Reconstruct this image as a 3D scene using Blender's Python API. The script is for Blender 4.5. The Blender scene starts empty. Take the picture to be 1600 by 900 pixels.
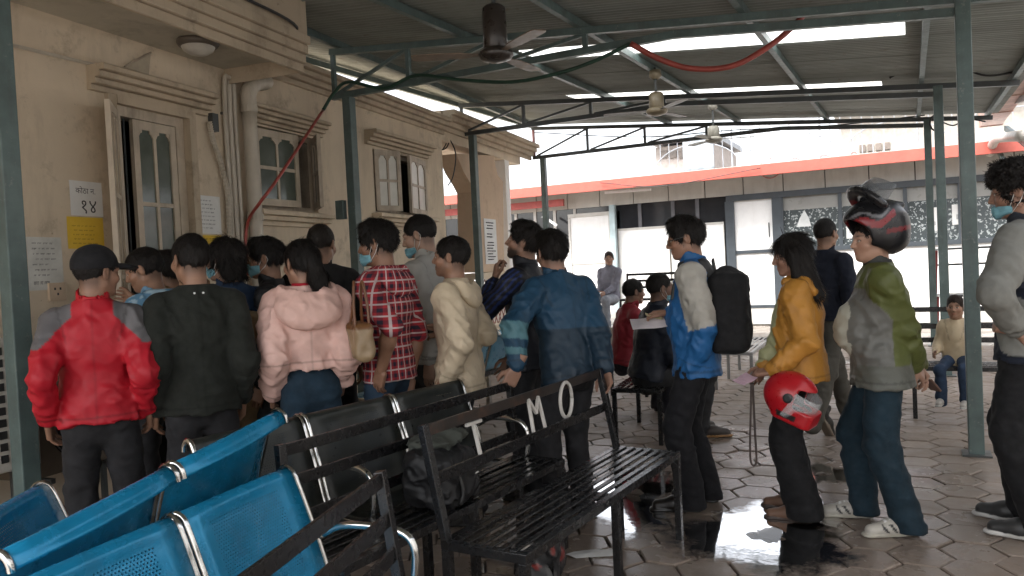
import bpy, math, random
import numpy as np
from mathutils import Vector, Matrix
random.seed(7); np.random.seed(7)
SC = bpy.context.scene
COL = SC.collection
# ------------------------------------------------------------------ camera
FPX = 1209.0; CAMH = 1.47
TH = math.radians(27.3); PI_ = math.atan(33/1209); RO = .0485
_F = Vector((-math.sin(TH)*math.cos(PI_), math.cos(TH)*math.cos(PI_), -math.sin(PI_)))
_R0 = Vector((math.cos(TH), math.sin(TH), 0)); _U0 = _R0.cross(_F)
_R = math.cos(RO)*_R0 - math.sin(RO)*_U0
_U = math.sin(RO)*_R0 + math.cos(RO)*_U0
CAMP = Vector((0, 0, CAMH))
cd = bpy.data.cameras.new('camera'); cam = bpy.data.objects.new('camera', cd); COL.objects.link(cam)
cd.sensor_width = 36; cd.lens = 36*FPX/1600; cd.clip_start = .05; cd.clip_end = 500
m = Matrix((( _R.x, _U.x, -_F.x, 0), (_R.y, _U.y, -_F.y, 0), (_R.z, _U.z, -_F.z, CAMH), (0, 0, 0, 1)))
cam.matrix_world = m
SC.camera = cam
# ------------------------------------------------------------------ sky and sun (overcast)
SUN_EL = math.radians(58); SUN_AZ = math.radians(205)
w = bpy.data.worlds.new('World'); SC.world = w; w.use_nodes = True
nt = w.node_tree; bg = nt.nodes['Background']
sky = nt.nodes.new('ShaderNodeTexSky'); sky.sky_type = 'NISHITA'; sky.sun_disc = False
sky.sun_elevation = SUN_EL; sky.sun_rotation = SUN_AZ; sky.air_density = 1.0; sky.dust_density = 4.0; sky.ozone_density = 1.0
hs = nt.nodes.new('ShaderNodeHueSaturation'); hs.inputs['Saturation'].default_value = .22
nt.links.new(sky.outputs[0], hs.inputs['Color']); nt.links.new(hs.outputs[0], bg.inputs['Color'])
bg.inputs['Strength'].default_value = .15
sl = bpy.data.lights.new('sun', 'SUN'); so = bpy.data.objects.new('sun', sl); COL.objects.link(so)
sl.energy = 1.5; sl.angle = math.radians(25); sl.color = (1, .97, .92)
sd = Vector((math.sin(SUN_AZ)*math.cos(SUN_EL), math.cos(SUN_AZ)*math.cos(SUN_EL), math.sin(SUN_EL)))
so.rotation_euler = sd.to_track_quat('Z', 'Y').to_euler(); so.location = (0, 8, 20)
SC.view_settings.view_transform = 'Standard'; SC.view_settings.look = 'None'
SC.view_settings.gamma = 1; SC.view_settings.exposure = 2.15; SC.view_settings.use_curve_mapping = False
SC.render.engine = 'CYCLES'
SC.cycles.use_denoising = True
SC.cycles.max_bounces = 8; SC.cycles.diffuse_bounces = 5; SC.cycles.transparent_max_bounces = 12
SC.cycles.caustics_reflective = False; SC.cycles.caustics_refractive = False
SC.cycles.sample_clamp_indirect = 6

# ------------------------------------------------------------------ measuring helpers
def ray(x, y): return _F + (x-800)/FPX*_R - (y-450)/FPX*_U
def atz(x, y, z): d = ray(x, y); return CAMP + d*((z-CAMH)/d.z)
def aty(x, y, Y): d = ray(x, y); return CAMP + d*(Y/d.y)
def atd(x, y, D): return CAMP + ray(x, y)*D
def proj(P):
    v = Vector(P)-CAMP; d = v.dot(_F)
    return (800+FPX*v.dot(_R)/d, 450-FPX*v.dot(_U)/d, d)

# ------------------------------------------------------------------ materials
MATS = {}
def _n(nt, t, **k):
    n = nt.nodes.new(t)
    for a, v in k.items(): setattr(n, a, v)
    return n
def base_mat(name):
    mt = bpy.data.materials.new(name); mt.use_nodes = True
    return mt, mt.node_tree, mt.node_tree.nodes['Principled BSDF']
def math_node(nt, op, a, b=None, c=None, clamp=False):
    n = _n(nt, 'ShaderNodeMath', operation=op, use_clamp=clamp)
    for i, v in enumerate((a, b, c)):
        if v is None: continue
        if isinstance(v, (int, float)): n.inputs[i].default_value = v
        else: nt.links.new(v, n.inputs[i])
    return n.outputs[0]
def mixc(nt, fac, a, b, blend='MIX'):
    n = _n(nt, 'ShaderNodeMix', data_type='RGBA', blend_type=blend)
    for i, v in ((0, fac), (6, a), (7, b)):
        if isinstance(v, (int, float)): n.inputs[i].default_value = v
        elif isinstance(v, tuple): n.inputs[i].default_value = (*v[:3], 1)
        else: nt.links.new(v, n.inputs[i])
    return n.outputs[2]
def coords(nt, world=False, scale=(1, 1, 1)):
    if world: o = _n(nt, 'ShaderNodeNewGeometry').outputs['Position']
    else: o = _n(nt, 'ShaderNodeTexCoord').outputs['Object']
    if scale != (1, 1, 1):
        mp = _n(nt, 'ShaderNodeMapping'); mp.inputs['Scale'].default_value = scale
        nt.links.new(o, mp.inputs['Vector']); o = mp.outputs[0]
    return o
def noise(nt, co, scale, detail=4, rough=.6):
    n = _n(nt, 'ShaderNodeTexNoise'); n.inputs['Scale'].default_value = scale
    n.inputs['Detail'].default_value = detail; n.inputs['Roughness'].default_value = rough
    nt.links.new(co, n.inputs['Vector']); return n.outputs[0]
def ramp(nt, v, lo, hi, a=0., b=1.):
    n = _n(nt, 'ShaderNodeMapRange'); n.inputs[1].default_value = lo; n.inputs[2].default_value = hi
    n.inputs[3].default_value = a; n.inputs[4].default_value = b; nt.links.new(v, n.inputs[0]); return n.outputs[0]
def bump(nt, bs, h, strength=.3, dist=.01):
    b = _n(nt, 'ShaderNodeBump'); b.inputs['Strength'].default_value = strength; b.inputs['Distance'].default_value = dist
    nt.links.new(h, b.inputs['Height']); nt.links.new(b.outputs[0], bs.inputs['Normal'])
def M(name, col, rough=.6, metal=0., var=.18, scale=6, bmp=.0, bscale=40, spec=.5, dirt=None, dirtamt=.5, streak=False, world=False, coat=0, wear=None):
    if name in MATS: return MATS[name]
    mt, nt, bs = base_mat(name)
    co = coords(nt, world)
    n1 = noise(nt, co, scale, 5)
    c = mixc(nt, ramp(nt, n1, .3, .7), tuple(x*(1-var) for x in col), tuple(min(1, x*(1+var)) for x in col))
    if dirt:
        c2 = coords(nt, world, (1, 1, .16)) if streak else co
        n2 = noise(nt, c2, scale*1.7 if not streak else 5.0, 6, .7)
        c = mixc(nt, ramp(nt, n2, .5, .78, 0, dirtamt), c, dirt)
    if wear:
        n3 = noise(nt, co, 22, 6, .75)
        c = mixc(nt, ramp(nt, n3, .6, .7, 0, .8), c, wear)
    nt.links.new(c, bs.inputs['Base Color'])
    rr = ramp(nt, noise(nt, co, scale*2.3, 3), .3, .7, max(.02, rough*.8), min(1, rough*1.2))
    nt.links.new(rr, bs.inputs['Roughness'])
    bs.inputs['Metallic'].default_value = metal; bs.inputs['Specular IOR Level'].default_value = spec
    if coat: bs.inputs['Coat Weight'].default_value = coat
    if bmp: bump(nt, bs, noise(nt, co, bscale, 5), bmp)
    MATS[name] = mt; return mt

# ------------------------------------------------------------------ mesh building
class MB:
    def __init__(s): s.v = []; s.f = []; s.uv = None
    def add(s, vs, fs):
        o = len(s.v); s.v += [tuple(v) for v in vs]; s.f += [tuple(i+o for i in f) for f in fs]; return s
    def box(s, c, d, R=None):
        c = Vector(c); h = [x/2 for x in d]; vs = []
        for i in (-1, 1):
            for j in (-1, 1):
                for k in (-1, 1):
                    p = Vector((i*h[0], j*h[1], k*h[2]))
                    if R is not None: p = R @ p
                    vs.append(c+p)
        return s.add(vs, [(0,1,3,2),(4,6,7,5),(0,4,5,1),(2,3,7,6),(0,2,6,4),(1,5,7,3)])
    def span(s, lo, hi): return s.box([(a+b)/2 for a, b in zip(lo, hi)], [abs(b-a) for a, b in zip(lo, hi)])
    def bar(s, a, b, wd, ht, up=(0, 0, 1)):
        a = Vector(a); b = Vector(b); y = (b-a); L = y.length; y /= L
        x = y.cross(Vector(up))
        if x.length < 1e-4: x = y.cross(Vector((1, 0, 0)))
        x.normalize(); z = x.cross(y)
        R = Matrix((x, y, z)).transposed()
        return s.box((a+b)/2, (wd, L, ht), R)
    def tube(s, pts, r, n=8, cap=True):
        pts = [Vector(p) for p in pts]; rr = r if isinstance(r, (list, tuple)) else [r]*len(pts)
        rings = []; ref = None
        for i, p in enumerate(pts):
            t = (pts[min(i+1, len(pts)-1)]-pts[max(i-1, 0)]).normalized()
            if ref is None:
                ref = t.orthogonal().normalized()
            ref = (ref - t*ref.dot(t)).normalized(); b = t.cross(ref)
            rings.append([p+(ref*math.cos(2*math.pi*k/n)+b*math.sin(2*math.pi*k/n))*rr[i] for k in range(n)])
        vs = [q for g in rings for q in g]; fs = []
        for i in range(len(pts)-1):
            for k in range(n):
                fs.append((i*n+k, i*n+(k+1)%n, (i+1)*n+(k+1)%n, (i+1)*n+k))
        if cap: fs.append(tuple(range(n-1, -1, -1))); fs.append(tuple((len(pts)-1)*n+k for k in range(n)))
        return s.add(vs, fs)
    def prism(s, poly, ext):
        e = Vector(ext); n = len(poly); P = [Vector(p) for p in poly]
        fs = [tuple(range(n-1, -1, -1)), tuple(range(n, 2*n))]
        fs += [(k, (k+1)%n, n+(k+1)%n, n+k) for k in range(n)]
        return s.add(P+[p+e for p in P], fs)
    def lathe(s, prof, c=(0, 0, 0), n=20, R=None):
        c = Vector(c); vs = []; m_ = len(prof)
        for k in range(n):
            a = 2*math.pi*k/n
            for r, z in prof:
                p = Vector((r*math.cos(a), r*math.sin(a), z))
                if R is not None: p = R @ p
                vs.append(c+p)
        fs = [(k*m_+i, ((k+1)%n)*m_+i, ((k+1)%n)*m_+i+1, k*m_+i+1) for k in range(n) for i in range(m_-1)]
        return s.add(vs, fs)
    def sheet(s, rows, uv=None):
        nr = len(rows); nc = len(rows[0]); o = len(s.v)
        s.add([p for r in rows for p in r], [(i*nc+j, i*nc+j+1, (i+1)*nc+j+1, (i+1)*nc+j) for i in range(nr-1) for j in range(nc-1)])
        return s
    def mesh(s, name):
        me = bpy.data.meshes.new(name); me.from_pydata(s.v, [], s.f); me.update()
        import bmesh
        bm = bmesh.new(); bm.from_mesh(me); bmesh.ops.recalc_face_normals(bm, faces=bm.faces); bm.to_mesh(me); bm.free()
        return me
def link(name, me, mat=None, parent=None, world=True, smooth=False):
    if mat is not None and len(me.materials) == 0: me.materials.append(mat)
    o = bpy.data.objects.new(name, me); COL.objects.link(o)
    if smooth: me.shade_smooth()
    if parent is not None:
        o.parent = parent
        if world:
            q = parent; mm = parent.matrix_basis.copy()
            while q.parent is not None:
                q = q.parent; mm = q.matrix_basis @ mm if True else mm
            o.matrix_parent_inverse = mm.inverted() if parent.type == 'EMPTY' else Matrix.Identity(4)
    return o
def part(name, mb, mat, parent=None, world=True, smooth=False, bevel=0, seg=2):
    o = link(name, mb.mesh(name), mat, parent, world, smooth)
    if bevel:
        b = o.modifiers.new('bevel', 'BEVEL'); b.width = bevel; b.segments = seg; b.limit_method = 'ANGLE'
        b.harden_normals = False
        o.data.shade_smooth() if smooth else None
    if smooth and bevel == 0 and False: pass
    return o
def autosmooth(o, ang=40):
    me = o.data; me.shade_smooth()
    me.set_sharp_from_angle(angle=math.radians(ang)); return o
def tag(o, label=None, cat=None, group=None, kind=None):
    if label: o['label'] = label
    if cat: o['category'] = cat
    if group: o['group'] = group
    if kind: o['kind'] = kind
    return o
def thing(name, label, cat, loc=(0, 0, 0), rz=0, group=None):
    o = bpy.data.objects.new(name, None); COL.objects.link(o); o.location = loc; o.rotation_euler = (0, 0, rz)
    o.empty_display_size = .1
    o.matrix_basis = Matrix.Translation(loc) @ Matrix.Rotation(rz, 4, 'Z')
    return tag(o, label, cat, group)
def copy_tree(o, parent=None):
    c = o.copy(); COL.objects.link(c)
    if parent is not None: c.parent = parent
    for ch in list(o.children): copy_tree(ch, c)
    return c
def catmull(pts, n=8):
    P = [Vector(p) for p in pts]; P = [P[0]*2-P[1]]+P+[P[-1]*2-P[-2]]; out = []
    for i in range(1, len(P)-2):
        for k in range(n):
            t = k/n; a, b, c, d = P[i-1:i+3]
            out.append(.5*((2*b)+(c-a)*t+(2*a-5*b+4*c-d)*t*t+(3*b-a-3*c+d)*t**3))
    return out+[P[-2]]
def text_mesh(txt, size, extrude=.0):
    cu = bpy.data.curves.new('lettering', 'FONT'); cu.body = txt; cu.size = size; cu.extrude = extrude; cu.resolution_u = 3
    cu.align_x = 'LEFT'
    o = bpy.data.objects.new('lettering', cu); COL.objects.link(o)
    dg = bpy.context.evaluated_depsgraph_get()
    me = bpy.data.meshes.new_from_object(o.evaluated_get(dg), depsgraph=dg)
    bpy.data.objects.remove(o); bpy.data.curves.remove(cu); me.name = 'lettering'; me.materials.clear()
    return me
# ------------------------------------------------------------------ shared materials
def wall_mat(name, col, dark, green=None):
    mt, nt, bs = base_mat(name)
    co = coords(nt, True)
    c = mixc(nt, ramp(nt, noise(nt, co, 1.3, 5), .3, .7), tuple(x*.86 for x in col), tuple(x*1.08 for x in col))
    st = noise(nt, coords(nt, True, (1, 1, .22)), 2.6, 7, .68)
    c = mixc(nt, ramp(nt, st, .50, .80, 0, .55), c, dark)
    bl = noise(nt, co, 3.4, 7, .72)
    c = mixc(nt, ramp(nt, bl, .54, .72, 0, .6), c, dark)
    sp = noise(nt, co, 16, 4, .7)
    c = mixc(nt, ramp(nt, sp, .68, .74, 0, .45), c, tuple(x*.5 for x in dark))
    nt.links.new(c, bs.inputs['Base Color']); bs.inputs['Roughness'].default_value = .85
    bump(nt, bs, noise(nt, co, 55, 6, .7), .18, .01)
    MATS[name] = mt; return mt
CREAM = wall_mat('cream plaster', (.64, .535, .40), (.21, .16, .11))
CREAM2 = wall_mat('weathered moulding', (.50, .41, .30), (.13, .10, .07))
SOFF = wall_mat('soffit plaster', (.52, .48, .39), (.22, .20, .15))
TIMBER = M('old white timber', (.52, .44, .34), .55, var=.15, dirt=(.16, .12, .08), dirtamt=.75, streak=True, bmp=.15, bscale=70)
TIMBERW = M('weathered timber', (.42, .35, .27), .6, var=.2, dirt=(.12, .09, .06), dirtamt=.85, streak=True, bmp=.2, bscale=70)
GLASS = M('old window glass', (.10, .115, .095), .12, var=.25, scale=5, spec=.6)
PALEPANE = M('papered pane', (.62, .60, .54), .35, var=.1)
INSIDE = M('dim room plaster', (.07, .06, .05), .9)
STEELG = M('teal grey painted steel', (.095, .135, .13), .42, var=.22, scale=7, dirt=(.06, .05, .045), dirtamt=.6, streak=True, wear=(.22, .24, .23), bmp=.06)
STEELD = M('dark grey painted steel', (.06, .068, .07), .38, var=.2, scale=7, dirt=(.09, .06, .045), dirtamt=.5)
STEELR = M('primer red steel', (.22, .07, .06), .5, var=.2, dirt=(.08, .05, .045))
BLACKST = M('black gloss enamel', (.009, .009, .010), .26, var=.3, scale=12, spec=.5, dirt=(.02, .018, .015), dirtamt=.3)
RUSTY = M('rust worn black steel', (.02, .016, .014), .4, var=.3, dirt=(.10, .045, .025), dirtamt=.7)
PVC = M('grey white pvc', (.50, .45, .37), .45, var=.1, dirt=(.2, .15, .1), dirtamt=.6, streak=True)
WHITEP = M('white board', (.80, .80, .79), .45, var=.04, dirt=(.5, .48, .44), dirtamt=.3, streak=True)
CHROME = M('chromed steel', (.62, .62, .60), .16, metal=1, var=.1, scale=20, dirt=(.25, .22, .18), dirtamt=.4)
PAPERW = M('white paper', (.72, .72, .70), .8, var=.05, scale=10)
PAPERY = M('yellow paper', (.72, .48, .05), .8, var=.06, scale=10)
INK = M('dark ink', (.03, .03, .035), .7)
REDINK = M('faded red paint', (.45, .10, .09), .7, var=.25, scale=20)
CABLE = M('black cable rubber', (.02, .02, .02), .5)
# ------------------------------------------------------------------ ground and pavers
gm, nt, bs = base_mat('worn concrete')
co = coords(nt, True)
c = mixc(nt, ramp(nt, noise(nt, co, .9, 6), .3, .7), (.20, .17, .145), (.31, .27, .235))
c = mixc(nt, ramp(nt, noise(nt, co, 6, 6, .7), .5, .75, 0, .6), c, (.12, .10, .085))
nt.links.new(c, bs.inputs['Base Color'])
nt.links.new(ramp(nt, noise(nt, co, 1.1, 4), .42, .62, .2, .75), bs.inputs['Roughness'])
bump(nt, bs, noise(nt, co, 30, 5), .2)
mb = MB(); mb.span((-60, -40, -.3), (60, 90, -.030))
g = tag(part('ground', mb, gm), kind='structure')
JOINT = gm
pm, nt, bs = base_mat('hexagon paver concrete')
co = coords(nt, True)
oi = _n(nt, 'ShaderNodeObjectInfo').outputs['Random']
c = mixc(nt, oi, (.225, .175, .14), (.32, .26, .215))
c = mixc(nt, ramp(nt, noise(nt, co, 2.2, 6), .38, .66), c, (.21, .17, .14), 'MIX')
c = mixc(nt, ramp(nt, noise(nt, co, 14, 6, .75), .5, .75, 0, .55), c, (.38, .34, .29))
c = mixc(nt, ramp(nt, noise(nt, co, 5, 5, .7), .56, .72, 0, .55), c, (.11, .09, .075))
wet = noise(nt, co, .85, 5, .62)
vd = _n(nt, 'ShaderNodeVectorMath', operation='DISTANCE'); nt.links.new(co, vd.inputs[0]); vd.inputs[1].default_value = (-1.0, 4.7, 0)
near = ramp(nt, vd.outputs['Value'], .4, 2.6, .22, -.06)
wetm = ramp(nt, math_node(nt, 'ADD', wet, near), .46, .66)
c = mixc(nt, math_node(nt, 'MULTIPLY', wetm, .45), c, (.12, .095, .08))
nt.links.new(c, bs.inputs['Base Color'])
r1 = ramp(nt, noise(nt, co, 9, 4), .3, .7, .45, .75)
r2 = ramp(nt, noise(nt, co, 12, 4), .3, .7, .10, .30)
mx = _n(nt, 'ShaderNodeMix'); nt.links.new(wetm, mx.inputs[0]); nt.links.new(r1, mx.inputs[2]); nt.links.new(r2, mx.inputs[3])
nt.links.new(mx.outputs[0], bs.inputs['Roughness'])
bump(nt, bs, noise(nt, co, 45, 6, .7), .22, .006)
def hexverts(R, inset=0., seed=0):
    return [((R-inset)*math.cos(math.pi/3*k), (R-inset)*math.sin(math.pi/3*k)) for k in range(6)]
HR = .150
def hexmesh(seed):
    rnd = random.Random(seed); mb = MB()
    jit = [(rnd.uniform(-.003, .003), rnd.uniform(-.003, .003)) for _ in range(6)]
    top = [(x+j[0], y+j[1], 0) for (x, y), j in zip(hexverts(HR, .013), jit)]
    mid = [(x+j[0], y+j[1], -.005) for (x, y), j in zip(hexverts(HR, .0055), jit)]
    bot = [(x+j[0], y+j[1], -.032) for (x, y), j in zip(hexverts(HR, .0055), jit)]
    vs = top+mid+bot
    fs = [tuple(range(6))]+[(k, 6+k, 6+(k+1) % 6, (k+1) % 6) for k in range(6)]+[(6+k, 12+k, 12+(k+1) % 6, 6+(k+1) % 6) for k in range(6)]
    mb.add(vs, fs); return mb
hexme = []
for s_ in range(6):
    me = hexmesh(s_).mesh('paver'); me.materials.append(pm); hexme.append(me)
cells = []
rnd = random.Random(3)
for i in range(-46, 15):
    for j in range(0, 62):
        x = i*HR*1.5; y = 1.0+j*HR*math.sqrt(3)+(HR*math.sqrt(3)/2 if i % 2 else 0)
        if x < -5.6 or y > 13.2: continue
        px, py, d = proj((x, y, 0))
        if d < .8: continue
        vis = -60 < px < 1680 and py < 960
        cells.append((0 if (vis and px > 660) else 1, d, x, y))
cells.sort()
rest = MB()
for k, (pr, d, x, y) in enumerate(cells):
    z = rnd.gauss(0, .0016); tx = rnd.gauss(0, .010); ty = rnd.gauss(0, .010); mi = rnd.randrange(6)
    if k < 300:
        o = bpy.data.objects.new('paver', hexme[mi]); COL.objects.link(o); o.parent = g
        o.location = (x, y, z); o.rotation_euler = (tx, ty, math.pi/3*rnd.randrange(6))
    else:
        mm = hexmesh(mi); R = Matrix.Rotation(tx, 3, 'X') @ Matrix.Rotation(ty, 3, 'Y')
        rest.add([(R @ Vector(v))+Vector((x, y, z)) for v in mm.v], mm.f)
me = bpy.data.meshes.new('paver_field'); me.from_pydata(rest.v, [], rest.f); me.materials.append(pm)
o = bpy.data.objects.new('paver_field', me); COL.objects.link(o); o.parent = g; o['kind'] = 'stuff'
# puddles: shallow standing water with an uneven outline
wm = bpy.data.materials.new('standing water'); wm.use_nodes = True; nt = wm.node_tree
for n in list(nt.nodes):
    if n.type != 'OUTPUT_MATERIAL': nt.nodes.remove(n)
out = [n for n in nt.nodes if n.type == 'OUTPUT_MATERIAL'][0]
tr = _n(nt, 'ShaderNodeBsdfTransparent'); tr.inputs[0].default_value = (.93, .91, .89, 1)
gl = _n(nt, 'ShaderNodeBsdfGlossy'); gl.inputs['Roughness'].default_value = .055
fr = _n(nt, 'ShaderNodeFresnel'); fr.inputs[0].default_value = 1.28
ms = _n(nt, 'ShaderNodeMixShader'); nt.links.new(fr.outputs[0], ms.inputs[0]); nt.links.new(tr.outputs[0], ms.inputs[1]); nt.links.new(gl.outputs[0], ms.inputs[2])
bp = _n(nt, 'ShaderNodeBump'); bp.inputs['Strength'].default_value = .05; bp.inputs['Distance'].default_value = .01
nt.links.new(noise(nt, coords(nt, True), 9, 3), bp.inputs['Height']); nt.links.new(bp.outputs[0], gl.inputs['Normal']); nt.links.new(bp.outputs[0], fr.inputs['Normal'])
tr0 = _n(nt, 'ShaderNodeBsdfTransparent'); ms2 = _n(nt, 'ShaderNodeMixShader'); at = _n(nt, 'ShaderNodeAttribute'); at.attribute_name = 'depth'
edge = math_node(nt, 'ADD', at.outputs['Fac'], math_node(nt, 'MULTIPLY', math_node(nt, 'SUBTRACT', noise(nt, coords(nt, True), 11, 5, .65), .5), 1.1))
nt.links.new(ramp(nt, edge, .18, .62), ms2.inputs[0]); nt.links.new(tr0.outputs[0], ms2.inputs[1]); nt.links.new(ms.outputs[0], ms2.inputs[2]); nt.links.new(ms2.outputs[0], out.inputs[0])
def puddle(px, py, rx, ry, seed, label, lv=.0065):
    c0 = atz(px, py, 0); rnd = random.Random(seed); ph = [rnd.uniform(0, 6.28) for _ in range(6)]
    vs = []; dp_ = []; NR = 6
    for i in range(NR+1):
        for k in range(64):
            a = 2*math.pi*k/64
            r = (1+.22*math.sin(2*a+ph[0])+.17*math.sin(3*a+ph[1])+.11*math.sin(5*a+ph[2])+.07*math.sin(9*a+ph[3])+.04*math.sin(14*a+ph[4]))*(i/NR)
            v = _R0*(rx*r*math.cos(a))+Vector((-math.sin(TH), math.cos(TH), 0))*(ry*r*math.sin(a))
            vs.append((c0.x+v.x, c0.y+v.y, lv)); dp_.append(min(1., (1-i/NR)*1.7))
    fs = [(i*64+k, i*64+(k+1) % 64, (i+1)*64+(k+1) % 64, (i+1)*64+k) for i in range(1, NR) for k in range(64)]+[tuple(64+k for k in range(64))]
    me = bpy.data.meshes.new('puddle'); me.from_pydata(vs, [], fs); at_ = me.attributes.new('depth', 'FLOAT', 'POINT'); at_.data.foreach_set('value', dp_)
    return tag(link('puddle', me, wm), label, 'puddle')
puddle(1200, 838, .48, .72, 1, 'large bright puddle on the pavers below the woman in yellow')
puddle(990, 775, .34, .75, 2, 'shallow puddle beside the far legs of the lettered bench')
puddle(1285, 742, .24, .34, 3, 'small puddle between the woman in yellow and the man in trainers')
puddle(1355, 733, .12, .16, 5, 'tiny puddle behind the white trainers')

# ------------------------------------------------------------------ cream building on the left
W0 = Vector((-5.4, 6.25, 0)); WD = Vector((-.12, 1, 0)).normalized(); WN = Vector((WD.y, -WD.x, 0))
def wp(s, o, z): return W0+WD*s+WN*o+Vector((0, 0, z))
WR = Matrix((WD, WN, Vector((0, 0, 1)))).transposed()
def wbox(mb, s0, s1, o0, o1, z0, z1):
    return mb.box(wp((s0+s1)/2, (o0+o1)/2, (z0+z1)/2), (abs(s1-s0), abs(o1-o0), abs(z1-z0)), WR)
def wall_at(x, y, off=0):
    d = ray(x, y); t = ((W0-CAMP).dot(WN)+off)/d.dot(WN); P = CAMP+d*t
    return (P-W0).dot(WD), P.z
bld = thing('office_building', 'cream plastered office building with moulded window heads along the left', 'building', wp(-2, 0, 0))
mb = MB()
OPEN = [(-2.55, -1.85, .3, 2.80), (-1.02, -.05, 2.12, 2.88), (1.10, 2.45, 2.18, 2.93)]
s = -7.5; TOP = 3.58
for (a, b, z0, z1) in OPEN:
    wbox(mb, s, a, -.25, 0, 0, TOP); wbox(mb, a, b, -.25, 0, 0, z0); wbox(mb, a, b, -.25, 0, z1, TOP); s = b
wbox(mb, s, 3.0, -.25, 0, 0, TOP)
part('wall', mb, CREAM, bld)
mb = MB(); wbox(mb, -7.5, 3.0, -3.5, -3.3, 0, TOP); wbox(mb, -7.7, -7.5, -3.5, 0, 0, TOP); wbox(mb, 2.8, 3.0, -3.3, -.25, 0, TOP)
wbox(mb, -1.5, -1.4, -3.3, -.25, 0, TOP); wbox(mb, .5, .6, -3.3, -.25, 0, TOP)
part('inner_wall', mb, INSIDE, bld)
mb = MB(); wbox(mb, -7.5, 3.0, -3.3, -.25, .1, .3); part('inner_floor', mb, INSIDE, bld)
mb = MB(); wbox(mb, -7.7, 3.0, -3.5, -.02, TOP, TOP+.06); part('roof_slab', mb, CREAM2, bld)
# projecting slab over the door
mb = MB(); wbox(mb, -7.5, -1.36, .002, .78, 3.30, 3.50); part('canopy_slab', mb, SOFF, bld)
def moulding(mb, s0, s1, prof, base=0.):
    # prof: (offset, z) from bottom to top
    poly = [wp(s0, base, prof[0][1])]+[wp(s0, base+o, z) for o, z in prof]+[wp(s0, base, prof[-1][1])]
    mb.prism(poly, WD*(s1-s0)); return mb
def rib_prof(z0, z1, p0, p1, n=4):
    out = []; 
    for k in range(n):
        a = z0+(z1-z0)*k/n; b = z0+(z1-z0)*(k+1)/n; pa = p0+(p1-p0)*k/max(1, n-1)
        out += [(pa, a), (pa+.008, a+.004), (pa+.008, b-.008), (pa-.004, b)]
    return out
mb = MB(); moulding(mb, -7.5, -1.34, rib_prof(3.17, 3.46, .02, .10, 4), .78); part('fascia_moulding', mb, CREAM2, bld)
mb = MB(); wbox(mb, -7.5, -1.34, .77, .86, 3.46, 3.80); part('fascia', mb, CREAM2, bld)
mb = MB(); wbox(mb, -1.355, -1.34, .0, .77, 3.17, 3.8); part('fascia_end', mb, CREAM2, bld)
# cornice of the window bays
mb = MB(); moulding(mb, -1.33, 3.04, rib_prof(3.36, 3.575, .03, .16, 4)); part('cornice', mb, CREAM2, bld)
# moulded heads and sills
def head(s0, s1, z, h, p):
    mb = MB(); moulding(mb, s0, s1, rib_prof(z, z+h, .03, p, 4)); return part('window_head', mb, CREAM2, bld)
head(-2.76, -1.62, 2.85, .17, .16); head(-1.12, .05, 2.90, .15, .14); head(.93, 2.5, 2.96, .16, .16)
def sill(s0, s1, z, h, p):
    mb = MB(); moulding(mb, s0, s1, rib_prof(z, z+h, .03, p, 3)); return part('window_sill', mb, CREAM, bld)
sill(-1.1, .05, 1.96, .14, .13); sill(1.0, 2.55, 2.03, .14, .13)
# wall pipe run above the door
mb = MB(); mb.tube([wp(-7, .02, 2.93), wp(-1.5, .02, 3.06)], .013, 6); part('conduit', mb, PVC, bld)
def leaf(parent, s, o, z0, z1, wdt, ang, rows, cols, fm, gm_, fw=.055, scallop=True, t=.035, name='shutter'):
    """a panelled leaf hinged at (s,o); ang 0 = along +s, measured towards the outside"""
    ax = (WD*math.cos(ang)+WN*math.sin(ang)); nn = Vector((-ax.y, ax.x, 0)); hp = wp(s, o, 0)
    if nn.dot(WN) < 0: nn = -nn
    R = Matrix((ax, nn, Vector((0, 0, 1)))).transposed()
    def bx(mb, u0, u1, v0, v1, a, b): mb.box(hp+ax*((u0+u1)/2)+nn*((v0+v1)/2)+Vector((0, 0, (a+b)/2)), (abs(u1-u0), abs(v1-v0), abs(b-a)), R)
    fr_ = MB(); sg = 1 if wdt > 0 else -1; W = abs(wdt)
    def B(u0, u1, v0, v1, a, b): bx(fr_, sg*u0, sg*u1, v0, v1, a, b)
    B(0, fw, -t/2, t/2, z0, z1); B(W-fw, W, -t/2, t/2, z0, z1); B(fw, W-fw, -t/2, t/2, z0, z0+fw*1.2); B(fw, W-fw, -t/2, t/2, z1-fw*1.2, z1)
    cw = (W-2*fw)/cols; zs = [z0+fw*1.2+(z1-z0-2.4*fw)*k/rows for k in range(rows+1)]
    for c_ in range(1, cols): B(fw+cw*c_-.014, fw+cw*c_+.014, -t/2+.004, t/2-.004, z0+fw*1.2, z1-fw*1.2)
    for r_ in range(1, rows):
        for c_ in range(cols): B(fw+cw*c_+(.014 if c_ else 0), fw+cw*(c_+1)-(.014 if c_ < cols-1 else 0), -t/2+.004, t/2-.004, zs[r_]-.016, zs[r_]+.016)
    if scallop:
        for c_ in range(cols):
            u0 = fw+cw*c_+(.014 if c_ else 0); u1 = fw+cw*(c_+1)-(.014 if c_ < cols-1 else 0); zt = z1-fw*1.2
            for (ua, ub) in ((u0, u0+cw*.22), (u1, u1-cw*.22)):
                poly = [(ua, zt), (ub, zt), (ub, zt-.022), ((ua+ub)/2, zt-.03), (ua, zt-.06)]
                fr_.prism([hp+ax*(sg*u)+nn*(-t/2+.004)+Vector((0, 0, z)) for u, z in poly], nn*(t-.008))
    L = part(name, fr_, fm, parent)
    for r_ in range(rows):
        for c_ in range(cols):
            mb = MB(); bx(mb, sg*(fw+cw*c_), sg*(fw+cw*(c_+1)), -.003, .003, zs[r_], zs[r_+1]); part('pane', mb, gm_, L)
    return L
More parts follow.
